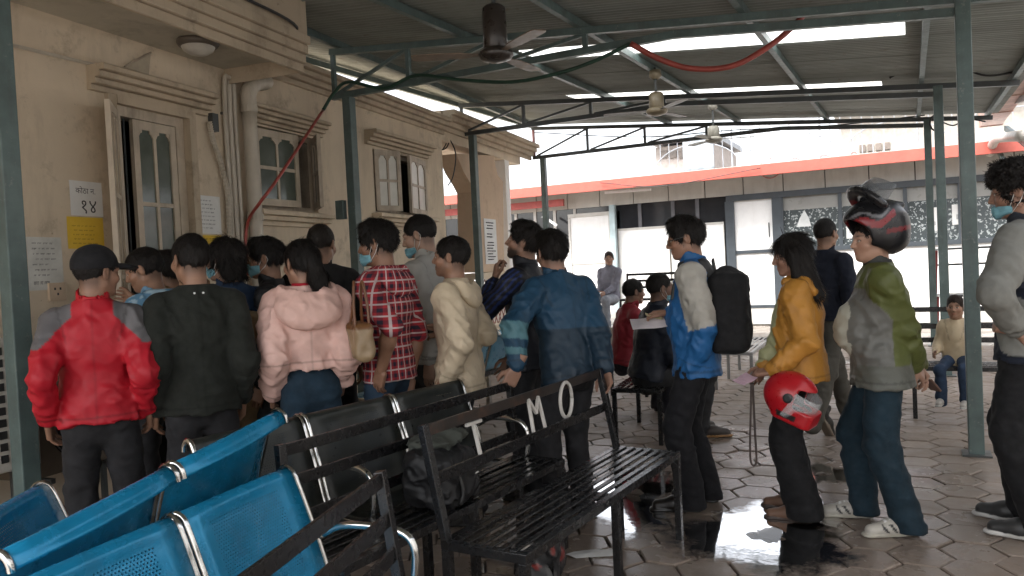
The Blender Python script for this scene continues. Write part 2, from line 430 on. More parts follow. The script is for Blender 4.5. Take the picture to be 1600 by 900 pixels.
# door
mb = MB()
for a, b, z0, z1 in ((-2.55, -2.47, .3, 2.80), (-1.93, -1.85, .3, 2.80), (-2.47, -1.93, 2.72, 2.80)): wbox(mb, a, b, -.16, -.02, z0, z1)
part('door_frame', mb, TIMBER, bld)
leaf(bld, -1.935, -.045, .32, 2.715, -.42, 0, 4, 2, TIMBER, GLASS, name='door')
leaf(bld, -2.53, .0, .32, 2.74, .40, math.radians(140), 4, 2, TIMBER, TIMBERW, name='door')
mb = MB()
for k in range(3): mb.tube([wp(-2.44+.035*k, -.10, .3), wp(-2.44+.035*k, -.10, 2.72)], .007, 6)
part('door_bars', mb, STEELD, bld)
mb = MB(); wbox(mb, -1.78+.0, -1.85, -.02, .05, .3, 2.85); wbox(mb, -2.62, -2.55, .0, .04, .3, 2.85); wbox(mb, -2.55, -1.85, .0, .05, 2.79, 2.85); part('door_architrave', mb, CREAM2, bld)
# window 1
def wframe(s0, s1, z0, z1):
    mb = MB()
    for a, b, c_, d_ in ((s0, s0+.05, z0, z1), (s1-.05, s1, z0, z1), (s0+.05, s1-.05, z1-.05, z1), (s0+.05, s1-.05, z0, z0+.05)): wbox(mb, a, b, -.2, -.06, c_, d_)
    return part('window_frame', mb, TIMBERW, bld)
wframe(-1.02, -.05, 2.12, 2.88); wframe(1.10, 2.45, 2.18, 2.93)
leaf(bld, -.98, -.03, 2.15, 2.86, .58, math.radians(6), 2, 2, TIMBER, GLASS)
leaf(bld, -.08, -.01, 2.15, 2.86, -.40, math.radians(-43), 2, 2, TIMBERW, GLASS)
leaf(bld, 1.12, .0, 2.2, 2.92, .36, math.radians(28), 2, 2, TIMBERW, PALEPANE)
leaf(bld, 2.43, .0, 2.2, 2.92, -.68, math.radians(-10), 2, 2, TIMBERW, PALEPANE)
for s0, s1, z0, z1 in ((-1.0, -.07, 2.12, 2.88), (1.15, 2.4, 2.18, 2.93)):
    mb = MB()
    for k in range(7): q = s0+.06+(s1-s0-.12)*k/6; mb.tube([wp(q, -.15, z0), wp(q, -.15, z1)], .007, 6)
    part('window_bars', mb, STEELD, bld)
# end of the building: porch wall with a flared bracket, beam and slab
poly = [(713, 240), (772, 243), (774, 258), (778, 274), (786, 284), (788, 425), (745, 425), (742, 300), (735, 286), (724, 268)]
PO = -.02
def on_wall(x, y, off): d = ray(x, y); return CAMP+d*(((W0-CAMP).dot(WN)+off)/d.dot(WN))
mb = MB(); mb.prism([on_wall(x, y, PO) for x, y in poly], -WN*.3); part('porch_pier', mb, wall_mat('tan plaster', (.58, .43, .30), (.35, .25, .17)), bld)
mb = MB(); wbox(mb, 3.02, 6.35, -.34, -.03, 3.30, 3.58); part('porch_beam', mb, CREAM, bld)
mb = MB(); wbox(mb, 3.02, 6.7, -3.5, -.0, 3.581, 3.70); part('porch_slab', mb, CREAM, bld)
mb = MB(); moulding(mb, 3.045, 6.8, rib_prof(3.42, 3.70, .03, .20, 4)); part('porch_cornice', mb, CREAM2, bld)
mb = MB(); wbox(mb, 5.55, 5.75, -.5, -.03, 0, 3.30); part('pier_lit_side', mb, M('lit pier side white', (.78, .76, .72), .6, var=.05), bld)  # white colour stands in for the brightly lit side of the tan pier
mb = MB(); wbox(mb, 3.9, 5.55, -.30, .06, 1.30, 1.40); wbox(mb, 3.02, 5.5, -.28, .0, .0, .55); part('porch_ledge', mb, CREAM, bld)
mb = MB()
for k in range(14): q = 3.1+.17*k; mb.bar(wp(q, -.12, .55), wp(q+.5, -.12, 1.3), .012, .012); mb.bar(wp(q+.5, -.13, .55), wp(q, -.13, 1.3), .012, .012)
part('porch_lattice', mb, STEELR, bld)
# drain pipe, conduits and hose on the wall
dp = thing('rain_pipe', 'thick cream rainwater pipe with elbow beside the first window', 'pipe', wp(-1.16, .08, 1.6))
mb = MB(); mb.tube(catmull([wp(-1.16, .09, .2), wp(-1.16, .09, 2.2), wp(-1.16, .09, 3.0)], 3), .062, 14); part('pipe', mb, PVC, dp, smooth=True)
mb = MB(); mb.tube(catmull([wp(-1.16, .09, 3.0), wp(-1.16, .09, 3.12), wp(-1.08, .10, 3.22), wp(-.92, .10, 3.27), wp(-.86, -.02, 3.28)], 5), .07, 14); part('elbow', mb, PVC, dp, smooth=True)
for z in (2.02, 2.98):
    mb = MB(); mb.tube([wp(-1.16, .09, z-.03), wp(-1.16, .09, z+.03)], .072, 14); part('collar', mb, PVC, dp)
for k, (s_, r_, lb) in enumerate(((-1.40, .020, 'leftmost thin cream conduit in the corner right of the office door'), (-1.34, .024, 'middle cream conduit in the corner right of the office door'), (-1.275, .020, 'rightmost cream conduit, next to the thick rain pipe'))):
    cdt = thing('conduit_pipe', lb, 'conduit', wp(s_, .03, .3), group='conduits beside the rain pipe')
    mb = MB(); mb.tube(catmull([wp(s_, .03, .3), wp(s_, .03, 2), wp(s_, .03, 3.12+.03*k), wp(s_+.06, .06, 3.22+.02*k), wp(s_+.35, .08, 3.26+.02*k)], 4), r_, 8); part('pipe', mb, PVC, cdt, smooth=True)
    for z in (1.2, 2.2, 2.9):
        mb = MB(); wbox(mb, s_-.03, s_+.03, 0, .02, z, z+.02); part('clip', mb, STEELD, cdt)
fx = thing('flexible_conduit', 'ribbed grey flexible conduit hanging from a small box beside the office door', 'conduit', wp(-1.6, .04, 1.7))
pts = catmull([on_wall(x, y, .04) for x, y in ((327, 190), (333, 220), (345, 255), (355, 300), (358, 350), (360, 400))], 16)
mb = MB(); mb.tube(pts, [.019 if k % 2 else .024 for k in range(len(pts))], 8); part('hose', mb, PVC, fx)
a, b = wall_at(330, 195); mb = MB(); wbox(mb, a-.035, a+.035, .0, .05, b-.06, b+.09); part('box', mb, STEELD, fx)
# soffit lamp
lp = on_wall(310, 78, .4)
lamp = thing('soffit_lamp', 'round dirty dome lamp under the slab above the office door', 'lamp', (lp.x, lp.y, 3.3))
mb = MB(); mb.lathe([(0, 0), (.15, 0), (.155, -.02), (.14, -.045), (.11, -.05)], (0, 0, 0), 24); part('ring', mb, M('tarnished lamp ring', (.12, .10, .08), .5), lamp, False, True)
mb = MB(); mb.lathe([(.125, -.04), (.11, -.075), (.07, -.1), (.0, -.11)], (0, 0, 0), 24); part('shade', mb, M('dusty opal shade', (.55, .52, .46), .35), lamp, False, True)
lamp.location.z = 3.298
bulb = thing('hanging_bulb', 'bare bulb hanging under the porch slab at the building end', 'lamp', on_wall(762, 222, -.1))
mb = MB(); mb.tube([(0, 0, .05), (0, 0, .16)], .022, 8); part('socket', mb, STEELD, bulb, False)
mb = MB(); mb.lathe([(0, -.06), (.03, -.045), (.038, -.01), (.025, .03), (.018, .055)], (0, 0, 0), 14); part('glass', mb, M('bulb glass', (.7, .68, .62), .1), bulb, False, True)
# torn flyer stub above the door head
st = thing('torn_poster', 'torn triangular scrap of paper with a stick high above the office door', 'paper', on_wall(215, 105, .01))
mb = MB(); mb.prism([on_wall(x, y, .02) for x, y in ((196, 106), (235, 83), (232, 117))], WN*.004); part('paper', mb, M('stained paper', (.42, .36, .27), .8), st)
mb = MB(); mb.bar(on_wall(195, 104, .03), on_wall(236, 82, .03), .012, .012); part('stick', mb, TIMBERW, st)
# wall socket
a, b = wall_at(87, 456)
sk = thing('wall_socket', 'cream switch socket low on the wall beside the door notices', 'socket', wp(a, 0, b)); mb = MB(); wbox(mb, a-.06, a+.06, 0, .02, b-.06, b+.06); part('plate', mb, M('cream plastic', (.55, .42, .30), .5), sk)
mb = MB()
for u, v in ((-.02, .02), (.02, .02), (0, -.015)): wbox(mb, a+u-.006, a+u+.006, .02, .022, b+v-.008, b+v+.008)
part('pin_hole', mb, INK, sk)['kind'] = 'stuff'

# ------------------------------------------------------------------ notices
def lines_mesh(mb, s0, s1, z0, z1, rows, seed, o=.0045, fill=.8):
    rnd = random.Random(seed); dz = (z0-z1)/rows
    for r_ in range(rows):
        zc = z0-dz*(r_+.5); x = s0+(rnd.uniform(0, .15)*(s1-s0)); end = s0+(s1-s0)*rnd.uniform(fill-.25, fill+.1)
        if rnd.random() < .12: continue
        while x < end:
            wl = rnd.uniform(.012, .04)
            if x+wl > s1: break
            h = dz*.17
            wbox(mb, x, x+wl, .0, o, zc+h*.6, zc+h*.8)          # head line of the script
            q = x
            while q < x+wl-.004:
                cw_ = rnd.uniform(.004, .008); wbox(mb, q, q+.0016, 0, o, zc-h*rnd.uniform(.4, 1.2), zc+h*.6)
                if rnd.random() < .5: wbox(mb, q, q+cw_*.7, 0, o, zc-h*.1, zc+h*.1)
                q += cw_
            x += wl+.01
def place_text(txt, size, s, z, o, mat, parent, name='lettering', bold=.0):
    me = text_mesh(txt, size); 
    me.transform(Matrix((( WD.x, 0, WN.x, 0), (WD.y, 0, WN.y, 0), (0, 1, 0, 0), (0, 0, 0, 1))))
    p_ = wp(s, o, z); me.transform(Matrix.Translation(p_)); me.materials.append(mat)
    return link(name, me, None, parent)
def notice(corners, mat, label, rows, seed, texts=(), lm=None):
    (sa, za), (sb, zb) = wall_at(*corners[0]), wall_at(*corners[1])
    t = thing('notice', label, 'notice', wp((sa+sb)/2, 0, (za+zb)/2))
    rows_ = []; rnd = random.Random(seed)
    for i in range(6):
        rows_.append([wp(sa+(sb-sa)*j/5+rnd.uniform(-.001, .001), .0025+.0012*abs(math.sin(i*1.3+j*2.1+seed)), za+(zb-za)*i/5) for j in range(6)])
    mb = MB(); mb.sheet(rows_); p_ = part('sheet', mb, mat, t)
    so_ = p_.modifiers.new('thickness', 'SOLIDIFY'); so_.thickness = .0008; so_.offset = -1
    if rows:
        mb = MB(); lines_mesh(mb, sa+(sb-sa)*.12, sb-(sb-sa)*.1, za-(za-zb)*.08, zb+(za-zb)*.1, rows, seed); part('print', mb, lm or INK, t)['kind'] = 'stuff'
    return t, sa, za, sb, zb
t, sa, za, sb, zb = notice(((107, 281), (161, 339)), PAPERW, 'white sheet with large handwritten room number on the wall beside the door', 0, 1)
place_text('कोठा न.', .055, sa+.045, za-.085, .0048, INK, t); place_text('१४', .13, sa+.07, za-.215, .0048, INK, t)
notice(((103, 338), (163, 389)), PAPERY, 'yellow printed notice directly under the room number sheet', 6, 2, lm=M('brown print', (.30, .17, .02), .8))
notice(((40, 370), (99, 440)), M('grey white paper', (.60, .60, .56), .8), 'white printed notice on the wall next to the leftmost steel post', 7, 3)
notice(((42, 432), (97, 452)), M('grey white paper', (.60, .60, .56), .8), 'torn strip of white notice under the printed one by the leftmost post', 1, 9)
notice(((303, 304), (346, 366)), PAPERW, 'white printed notice on the wall to the right of the office door', 8, 4)
notice(((306, 367), (346, 388)), PAPERY, 'narrow yellow notice under the white one right of the office door', 2, 5, lm=M('brown print', (.30, .17, .02), .8))
a = wall_at(757, 341); b = wall_at(779, 412)
t = thing('notice', 'long white list pasted on the tan porch pier at the building end', 'notice', wp(a[0], 0, b[1]))
mb = MB(); wbox(mb, a[0], b[0], -.018, -.012, b[1], a[1]); part('sheet', mb, PAPERW, t)
mb = MB(); lines_mesh(mb, a[0]+.06, b[0]-.05, a[1]-.04, b[1]+.05, 14, 21, o=-.009); part('print', mb, INK, t)['kind'] = 'stuff'
# ------------------------------------------------------------------ steel canopy
def zup(X, Y): return 3.20+.025*(Y-6.25)-.103*(X-.3)
can = thing('waiting_canopy', 'steel canopy with corrugated roof on grey posts over the waiting yard', 'canopy', (-2.5, 8, 0))
p0 = atd(26, 500, 4.0)
TR = [(2.45, p0.x, .40, 3.22), (6.25, -4.97, .37, 3.25), (9.99, -5.69, .33, 3.44), (13.0, -5.94, .28, 3.43)]
for i, (Y, xl, xr, zl) in enumerate(TR):
    yl = p0.y if i == 0 else Y
    ends = ((xl, yl), (xr, Y)) if i else ((xl, yl),)
    for x, y in ends:
        mb = MB(); mb.span((x-.048, y-.048, 0), (x+.048, y+.048, zl if x < -1 else zup(x, y)-.03)); part('post', mb, STEELG, can, bevel=.006)
        mb = MB(); mb.span((x-.09, y-.09, 0), (x+.09, y+.09, .012)); part('base_plate', mb, STEELD, can)
    if i == 0: continue
    mt = STEELG if i == 1 else STEELD
    mb = MB(); mb.bar((xl-.2, Y, zup(xl-.2, Y)-.03), (1.1, Y, zup(1.1, Y)-.03), .05, .06); tr_ = part('truss', mb, mt, can)
    zr = zup(xr, Y)-.09; xe = xr-.05
    def zlow(x): return zl+.03 if zl+.03 < zup(x, Y)-.12 else zup(x, Y)-.12
    xm = .3-(zl+.03-3.2-.025*(Y-6.25)+.12)/.103
    mb = MB(); mb.bar((xl-.2, Y, zl+.03), (min(xm, xe), Y, zl+.03), .05, .06)
    if xm < xe: mb.bar((xm, Y, zl+.03), (xe, Y, zlow(xe)), .05, .06)
    part('lower_chord', mb, mt, tr_)
    n = 6; xs = [xl-.17+(xe-xl+.17)*k/n for k in range(n)]
    for k, x in enumerate(xs):
        if zup(x, Y)-.06-zlow(x)-.03 < .05: continue
        mb = MB(); mb.bar((x, Y, zlow(x)+.03), (x, Y, zup(x, Y)-.06), .04, .04, (0, 1, 0)); part('web', mb, mt if not (i == 3 and k == 0) else STEELR, tr_)
        if k < n-1 and zup(xs[k+1], Y)-zlow(xs[k+1]) > .14:
            mb = MB(); mb.bar((x+.05, Y+.002, zlow(x)+.03), (xs[k+1]-.02, Y+.002, zup(xs[k+1], Y)-.06), .03, .03, (0, 1, 0)); part('diagonal', mb, mt, tr_)
Y0R, Y1R = -1.6, 13.35
for x0, sk in ((-4.60, -.163), (-3.62, 0), (-2.46, 0), (-1.10, 0), (.17, 0), (1.05, 0)):
    xa = x0+sk*(Y0R-3.5); xb = x0+sk*(Y1R-3.5)
    mb = MB(); mb.bar((xa, Y0R+.02, zup(xa, Y0R)+.035), (xb, Y1R-.02, zup(xb, Y1R)+.035), .05, .068); part('purlin', mb, STEELG, can)
mb = MB(); mb.bar((-5.55, Y0R+.02, zup(-5.55, Y0R)+.035), (-6.25, Y1R-.02, zup(-6.25, Y1R)+.035), .05, .068); part('purlin', mb, STEELG, can)
# corrugated sheets
rm, nt, bs = base_mat('weathered corrugated steel')
co = coords(nt, True)
c = mixc(nt, ramp(nt, noise(nt, co, 1.2, 5), .3, .7), (.21, .23, .21), (.31, .33, .31))
c = mixc(nt, ramp(nt, noise(nt, coords(nt, True, (.25, 2, 1)), 5, 6, .7), .5, .75, 0, .55), c, (.12, .125, .105))
c = mixc(nt, ramp(nt, noise(nt, co, 7, 5), .62, .72, 0, .4), c, (.16, .10, .06))
nt.links.new(c, bs.inputs['Base Color']); bs.inputs['Roughness'].default_value = .5; bs.inputs['Metallic'].default_value = .25
ROOFM = rm
sm = bpy.data.materials.new('translucent roof sheet'); sm.use_nodes = True; nt = sm.node_tree
for n in list(nt.nodes):
    if n.type != 'OUTPUT_MATERIAL': nt.nodes.remove(n)
out = [n for n in nt.nodes if n.type == 'OUTPUT_MATERIAL'][0]
co = coords(nt, True)
cc = mixc(nt, ramp(nt, noise(nt, co, 6, 6, .7), .52, .74), (.90, .90, .86), (.45, .40, .26))
t1 = _n(nt, 'ShaderNodeBsdfTranslucent'); t2 = _n(nt, 'ShaderNodeBsdfTransparent'); t2.inputs[0].default_value = (.9, .9, .88, 1)
nt.links.new(cc, t1.inputs[0]); ms = _n(nt, 'ShaderNodeMixShader'); ms.inputs[0].default_value = .45
nt.links.new(t1.outputs[0], ms.inputs[1]); nt.links.new(t2.outputs[0], ms.inputs[2]); nt.links.new(ms.outputs[0], out.inputs[0])
PER = .076
def roof_sheet(ya, yb, xa, xb, mat, dz=0., name='roof_sheet'):
    n = int(round((yb-ya)/PER))*8; rows = []
    for k in range(n+1):
        y = ya+(yb-ya)*k/n; zz = .088+.009*math.cos(2*math.pi*y/PER)+dz; row = []
        for j in range(4):
            fa = xa(y) if callable(xa) else xa; fb = xb
            x = fa+(fb-fa)*j/3; row.append((x, y, zup(x, y)+zz))
        rows.append(row)
    mb = MB(); mb.sheet(rows); me = bpy.data.meshes.new(name); me.from_pydata(mb.v, [], mb.f)
    return link(name, me, mat, can, smooth=True)
def xleft(y): return -6.05-.055*(y-6.8)
SKYL = [(7.22, 7.22+8*PER, -3.6, .06), (10.15, 10.15+9*PER, -4.3, -.2)]
y = Y0R; k = 0
while y < Y1R-.05:
    yb = min(y+PER*11, Y1R); sk = None
    for s_ in SKYL:
        if s_[0]-1e-6 <= y < s_[0]+.01: sk = s_
        elif y < s_[0] < yb: yb = s_[0]
    dz = .0 if k % 2 == 0 else .004
    if sk:
        yb = sk[1]; roof_sheet(y, yb+.03, xleft, sk[2]+.04, ROOFM, dz); roof_sheet(y, yb+.02, sk[2], sk[3], sm, dz+.007, 'skylight_sheet'); roof_sheet(y, yb+.03, sk[3]-.04, 1.2, ROOFM, dz)
    else: roof_sheet(y, yb+.03, xleft, 1.2, ROOFM, dz)
    y = yb; k += 1
# ------------------------------------------------------------------ fans
def fan(loc, roofz, r, label, body, blade, ang, tall=.2):
    t = thing('ceiling_fan', label, 'fan', loc, ang, 'ceiling fans under the canopy')
    mb = MB(); mb.tube([(0, 0, .1+tall), (0, 0, roofz-loc[2]+.04)], .014, 8); part('down_rod', mb, STEELD, t, False)
    mb = MB(); mb.lathe([(.0, .12+tall), (.055, .12+tall), (.078, .10+tall), (.082, .05), (.07, .03)], n=20); part('canopy_cup', mb, body, t, False, True)
    mb = MB(); mb.lathe([(.0, .035), (.09, .03), (.115, .008), (.118, -.01), (.10, -.035), (.05, -.052), (0, -.056)], n=28); part('motor', mb, blade if r > .62 else body, t, False, True)
    for k in range(3):
        a = 2*math.pi*k/3; ca, sa_ = math.cos(a), math.sin(a)
        rows = []
        for i, u in enumerate((.10, .16, .24, .40, .52, r-.02, r)):
            wd_ = (.02, .025, .055, .062, .06, .055, .04)[i]
            rows.append([(ca*u-sa_*v, sa_*u+ca*v, .002+v*.07) for v in (-wd_, 0, wd_)])
        mb = MB(); mb.sheet(rows); o = part('blade', mb, blade, t, False)
        so_ = o.modifiers.new('thickness', 'SOLIDIFY'); so_.thickness = .006
    mb = MB(); mb.lathe([(.0, .07), (.06, .07), (.07, .0), (.03, -.03)], (0, 0, roofz-loc[2]-.06), 16); part('ceiling_cup', mb, body, t, False, True)
    return t
FB = M('brown black fan enamel', (.035, .028, .024), .3, var=.2); FBL = M('tan fan enamel', (.16, .115, .08), .4, var=.2, dirt=(.05, .04, .03), dirtamt=.7)
FG = M('brass fan enamel', (.20, .165, .11), .35, var=.2, dirt=(.12, .09, .05)); FGY = M('grey fan enamel', (.25, .24, .21), .45, var=.2)
FDK = M('dusty dark blade', (.10, .085, .075), .4, var=.2)
fan((-2.41, 4.60, 2.89), zup(-2.41, 4.6)+.0, .56, 'large dark brown ceiling fan nearest the viewer under the roof', FB, FBL, math.radians(207))
fan((-2.42, 8.35, 3.10), zup(-2.42, 8.35), .58, 'brass coloured ceiling fan hanging behind the second truss', FG, FDK, math.radians(75), .08)
fan((-2.37, 10.9, 3.10), zup(-2.37, 10.9), .55, 'small dusty grey ceiling fan farthest under the roof', FGY, FGY, math.radians(20), .06)
# ------------------------------------------------------------------ hoses and cables
HR_ = M('red rubber hose', (.34, .06, .045), .45, var=.2, dirt=(.12, .04, .03)); HG = M('dark green hose', (.02, .06, .04), .45, var=.2)
h = thing('red_hose', 'red hose drooping under the roof sheets near the bright skylight', 'hose', (-1, 6, 3))
pts = catmull([aty(x, y, 6.14+.1*k) for k, (x, y) in enumerate(((985, 68), (1030, 92), (1080, 107), (1140, 104), (1190, 80), (1235, 45), (1275, 0), (1290, -30)))], 8)
mb = MB(); mb.tube(pts, .024, 10); part('tube', mb, HR_, h, smooth=True)
h = thing('red_hose', 'thin red hose running down from the truss post to the wall pipe', 'hose', (-5, 6, 2))
pts = catmull([aty(505, 172, 6.17), on_wall(470, 225, .40), on_wall(430, 285, .40), on_wall(405, 318, .30), on_wall(388, 345, .10), on_wall(384, 380, .06), on_wall(388, 430, .05)], 8)
mb = MB(); mb.tube(pts, .014, 8); part('tube', mb, HR_, h, smooth=True)
h = thing('green_hose', 'dark green hose looped along the lower chord of the nearest truss', 'hose', (-4, 6, 3.3))
pts = catmull([aty(x, y, 6.17) for x, y in ((505, 172), (522, 145), (545, 128), (600, 138), (650, 118), (720, 125), (800, 128), (870, 115), (930, 95), (985, 68))], 8)
mb = MB(); mb.tube(pts, .017, 8); part('tube', mb, HG, h, smooth=True)
def cable(pts, r, label, mat=None, sub=8):
    t = thing('cable', label, 'cable', pts[0]); mb = MB(); mb.tube(catmull(pts, sub), r, 6); part('wire', mb, mat or CABLE, t, smooth=True); return t
cable([wp(-6, .87, 3.55), wp(-3.5, .875, 3.50), wp(-2.4, .875, 3.53), wp(-1.5, .875, 3.49), wp(-1.2, .3, 3.5)], .012, 'black cable clipped along the slab fascia above the door')
lo = [aty(690+18*math.cos(a)*(.6+.4*math.sin(a/2)), 212+22*math.sin(a), 9.6) for a in [k*.55 for k in range(24)]]
cable([aty(668, 170, 9.7), aty(664, 185, 9.65), aty(668, 205, 9.6)]+lo+[aty(712, 240, 9.6), aty(708, 275, 9.6), aty(700, 290, 9.6)], .009, 'coiled black cable hanging at the far corner of the cream building', sub=4)
cable([aty(x, y, 9.9) for x, y in ((1390, 122), (1410, 112), (1450, 98), (1490, 100), (1540, 118), (1600, 110))], .012, 'black cable looping over the second truss at the right posts')
lp_ = [aty(1462+9*math.cos(a), 192+12*math.sin(a), 12.8) for a in [k*.6 for k in range(22)]]
cable(lp_, .012, 'coil of black cable hung on the far right post', sub=4)
cable([aty(1470, 190, 12.8), aty(1490, 196, 12.7), aty(1510, 186, 12.6), aty(1540, 190, 12.5)], .01, 'loose wire beside the coil on the far right post')
cable([(-6.0, 17-.9, 3.22), (-4.6, 16.05, 3.02), (-2.6, 16.1, 3.2)], .008, 'thin wire sagging under the red eave of the far building')
cable([aty(x, y, 13.05) for x, y in ((835, 207), (1000, 214), (1150, 203), (1300, 196), (1445, 180))], .009, 'black wire strung along the farthest truss')
# switch box on the second left post
t = thing('switch_box', 'small grey switch box on the steel post before the second window', 'box', (-5.05, 6.2, 2.1))
mb = MB(); q = aty(533, 328, 6.2); mb.box(q, (.10, .06, .19)); part('case', mb, STEELG, t, bevel=.006)
# ------------------------------------------------------------------ unseen block added to hold back light from the right
nb = thing('unseen_side_block', 'added white block out of view beyond the box gutter, limiting side light', 'building', (2.3, 0, 0))
mb = MB(); mb.span((2.3, -7, 0), (2.6, 12.5, 3.05)); part('wall', mb, WHITEP, nb)
mb = MB(); mb.span((2.2, -7, 3.05), (6, 12.5, 3.2)); part('roof_slab', mb, CREAM2, nb)
# ------------------------------------------------------------------ right side: boxed gutter with pipe
def atx(x, y, X): d = ray(x, y); return CAMP+d*(X/d.x)
gt = thing('box_gutter', 'pinkish sheet metal box gutter sloping under the roof at the right edge', 'gutter', atx(1540, 190, 1.35))
COPPER = M('pinkish galvanised sheet', (.42, .27, .22), .38, metal=.35, var=.25, dirt=(.16, .10, .08), dirtamt=.6)
ga, gb = atx(1548, 185, 1.35), atx(1590, 118, 1.35)
gd = (gb-ga); gfar = ga; gnear = ga+gd*2.2
mb = MB(); mb.bar(gfar, gnear, .34, .26); part('trough', mb, COPPER, gt)
for k in range(6):
    q = gfar+(gnear-gfar)*(k/5.5); mb = MB(); mb.bar(q, q+(gnear-gfar).normalized()*.03, .37, .29); part('seam', mb, COPPER, gt)
pv = thing('waste_pipe', 'white plastic pipe elbow below the pinkish box gutter', 'pipe', atx(1550, 225, 1.35))
mb = MB(); mb.tube(catmull([atx(1600, 212, 1.35), atx(1575, 214, 1.35), atx(1556, 218, 1.35), atx(1548, 234, 1.35), atx(1547, 240, 1.35)], 5), .075, 12); part('elbow', mb, M('white pvc', (.6, .57, .52), .4, dirt=(.25, .22, .18)), pv, smooth=True)
for k, (a, b, lb) in enumerate((((1572, 200), (1612, 232), 'grey diagonal steel brace above the white elbow pipe'), ((1560, 235), (1592, 300), 'grey steel brace below the white elbow pipe at right'), ((1530, 178), (1610, 150), 'dark steel rail crossing under the box gutter'))):
    t = thing('brace', lb, 'brace', atx(*a, 1.5)); mb = MB(); mb.bar(atx(*a, 1.5), atx(*b, 1.5), .06, .08); part('bar', mb, (STEELG, STEELG, STEELD)[k], t)

# ------------------------------------------------------------------ far office block
BY = 17.0
def bp_(x, y, Y=BY): q = aty(x, y, Y); return q.x, q.z
fb = thing('far_office', 'low office block with orange red eave and white boarding across the far side', 'building', (-3, BY, 0))
OR = M('orange red eave paint', (.42, .09, .065), .5, var=.1, dirt=(.4, .12, .08), dirtamt=.4)
DKF = M('dark slate frame', (.05, .06, .07), .45, var=.15)
EAVE = M('grey white cladding', (.50, .49, .46), .5, var=.06, dirt=(.3, .28, .25), dirtamt=.5, streak=True)
ez0 = aty(1200, 273, 16.2).z; ez1 = aty(1200, 256, 16.2).z
mb = MB(); mb.span((-11.5, 16.15, ez0), (4.5, 16.25, ez1)); part('eave', mb, OR, fb)
mb = MB(); mb.span((-11.5, 16.25, ez1-.05), (4.5, 21, ez1+.02)); part('roof_slab', mb, EAVE, fb)
pz0, pz1 = bp_(1200, 301)[1], ez1-.06
x = -11.2; k = 0
while x < 4.3:
    mb = MB(); mb.span((x, BY-.06, pz0), (x+.79, BY, pz1)); part('cladding_panel', mb, EAVE, fb); x += .81; k += 1
mb = MB(); mb.span((-11.5, BY+.001, pz0), (4.5, BY+.2, pz1)); mb.span((-11.5, BY+3.6, 0), (4.5, BY+3.8, pz1)); mb.span((-11.6, BY, 0), (-11.5, BY+3.8, pz1)); mb.span((4.5, BY, 0), (4.6, BY+3.8, pz1)); part('core', mb, INSIDE, fb)
def rect(name, x0, y0, x1, y1, mat, dY=0., th=.04, par=None):
    a = bp_(x0, y0); b = bp_(x1, y1); mb = MB(); mb.span((a[0], BY+dY-th, min(a[1], b[1])), (b[0], BY+dY, max(a[1], b[1]))); return part(name, mb, mat, par or fb)
zfr = bp_(1200, 306)[1]
mb = MB(); mb.span((bp_(1135, 300)[0], BY-.10, zfr-.06), (4.4, BY+.02, pz0-.002)); part('head_frame', mb, DKF, fb)
xw = bp_(1222, 340)[0]; zb0 = bp_(1300, 388)[1]; ztop = zfr-.06
# patterned windows
pg, nt, bs = base_mat('patterned film glass')
co = coords(nt, True)
vo = _n(nt, 'ShaderNodeTexVoronoi'); vo.inputs['Scale'].default_value = 13.5; vo.inputs['Randomness'].default_value = .75
wob = _n(nt, 'ShaderNodeVectorMath', operation='ADD'); nz = _n(nt, 'ShaderNodeTexNoise'); nz.inputs['Scale'].default_value = 16; nt.links.new(co, nz.inputs['Vector'])
sc_ = _n(nt, 'ShaderNodeVectorMath', operation='SCALE'); sc_.inputs['Scale'].default_value = .16; nt.links.new(nz.outputs['Color'], sc_.inputs[0])
nt.links.new(co, wob.inputs[0]); nt.links.new(sc_.outputs[0], wob.inputs[1]); nt.links.new(wob.outputs[0], vo.inputs['Vector'])
spot = ramp(nt, vo.outputs['Distance'], .30, .38, 1, 0)
c = mixc(nt, spot, (.05, .062, .066), (.36, .39, .39))
nt.links.new(c, bs.inputs['Base Color']); bs.inputs['Roughness'].default_value = .18
FROST = M('frosted upper pane', (.27, .27, .255), .3, var=.08, scale=2, dirt=(.2, .19, .18))
xs = [xw]+[bp_(x_, 330)[0] for x_ in (1313, 1415, 1500)]+[bp_(1500, 330)[0]+1.0*k for k in (1, 2, 3)]
zmid = bp_(1270, 326)[1]
for k in range(len(xs)-1):
    f_ = MB(); f_.span((xs[k]-.035, BY-.08, zb0), (xs[k]+.035, BY+.03, ztop)); part('mullion', f_, DKF, fb)
    mb = MB(); mb.span((xs[k]+.035, BY-.02, zb0+.05), (xs[k+1]-.035, BY-.005, zmid-.0)); part('film_pane', mb, pg, fb)
    mb = MB(); mb.span((xs[k]+.035, BY-.02, zmid), (xs[k+1]-.035, BY-.005, ztop)); part('upper_pane', mb, FROST, fb)
mb = MB(); mb.span((xw, BY-.085, zb0-.04), (xs[-1], BY+.04, zb0+.05)); part('window_rail', mb, DKF, fb)
mb = MB(); mb.span((xw, BY-.05, .0), (xs[-1], BY+.12, zb0-.042)); part('dado_wall', mb, WHITEP, fb)
mb = MB(); mb.span((xw, BY-.06, .0), (xs[-1], BY-.051, .22)); part('plinth', mb, EAVE, fb)
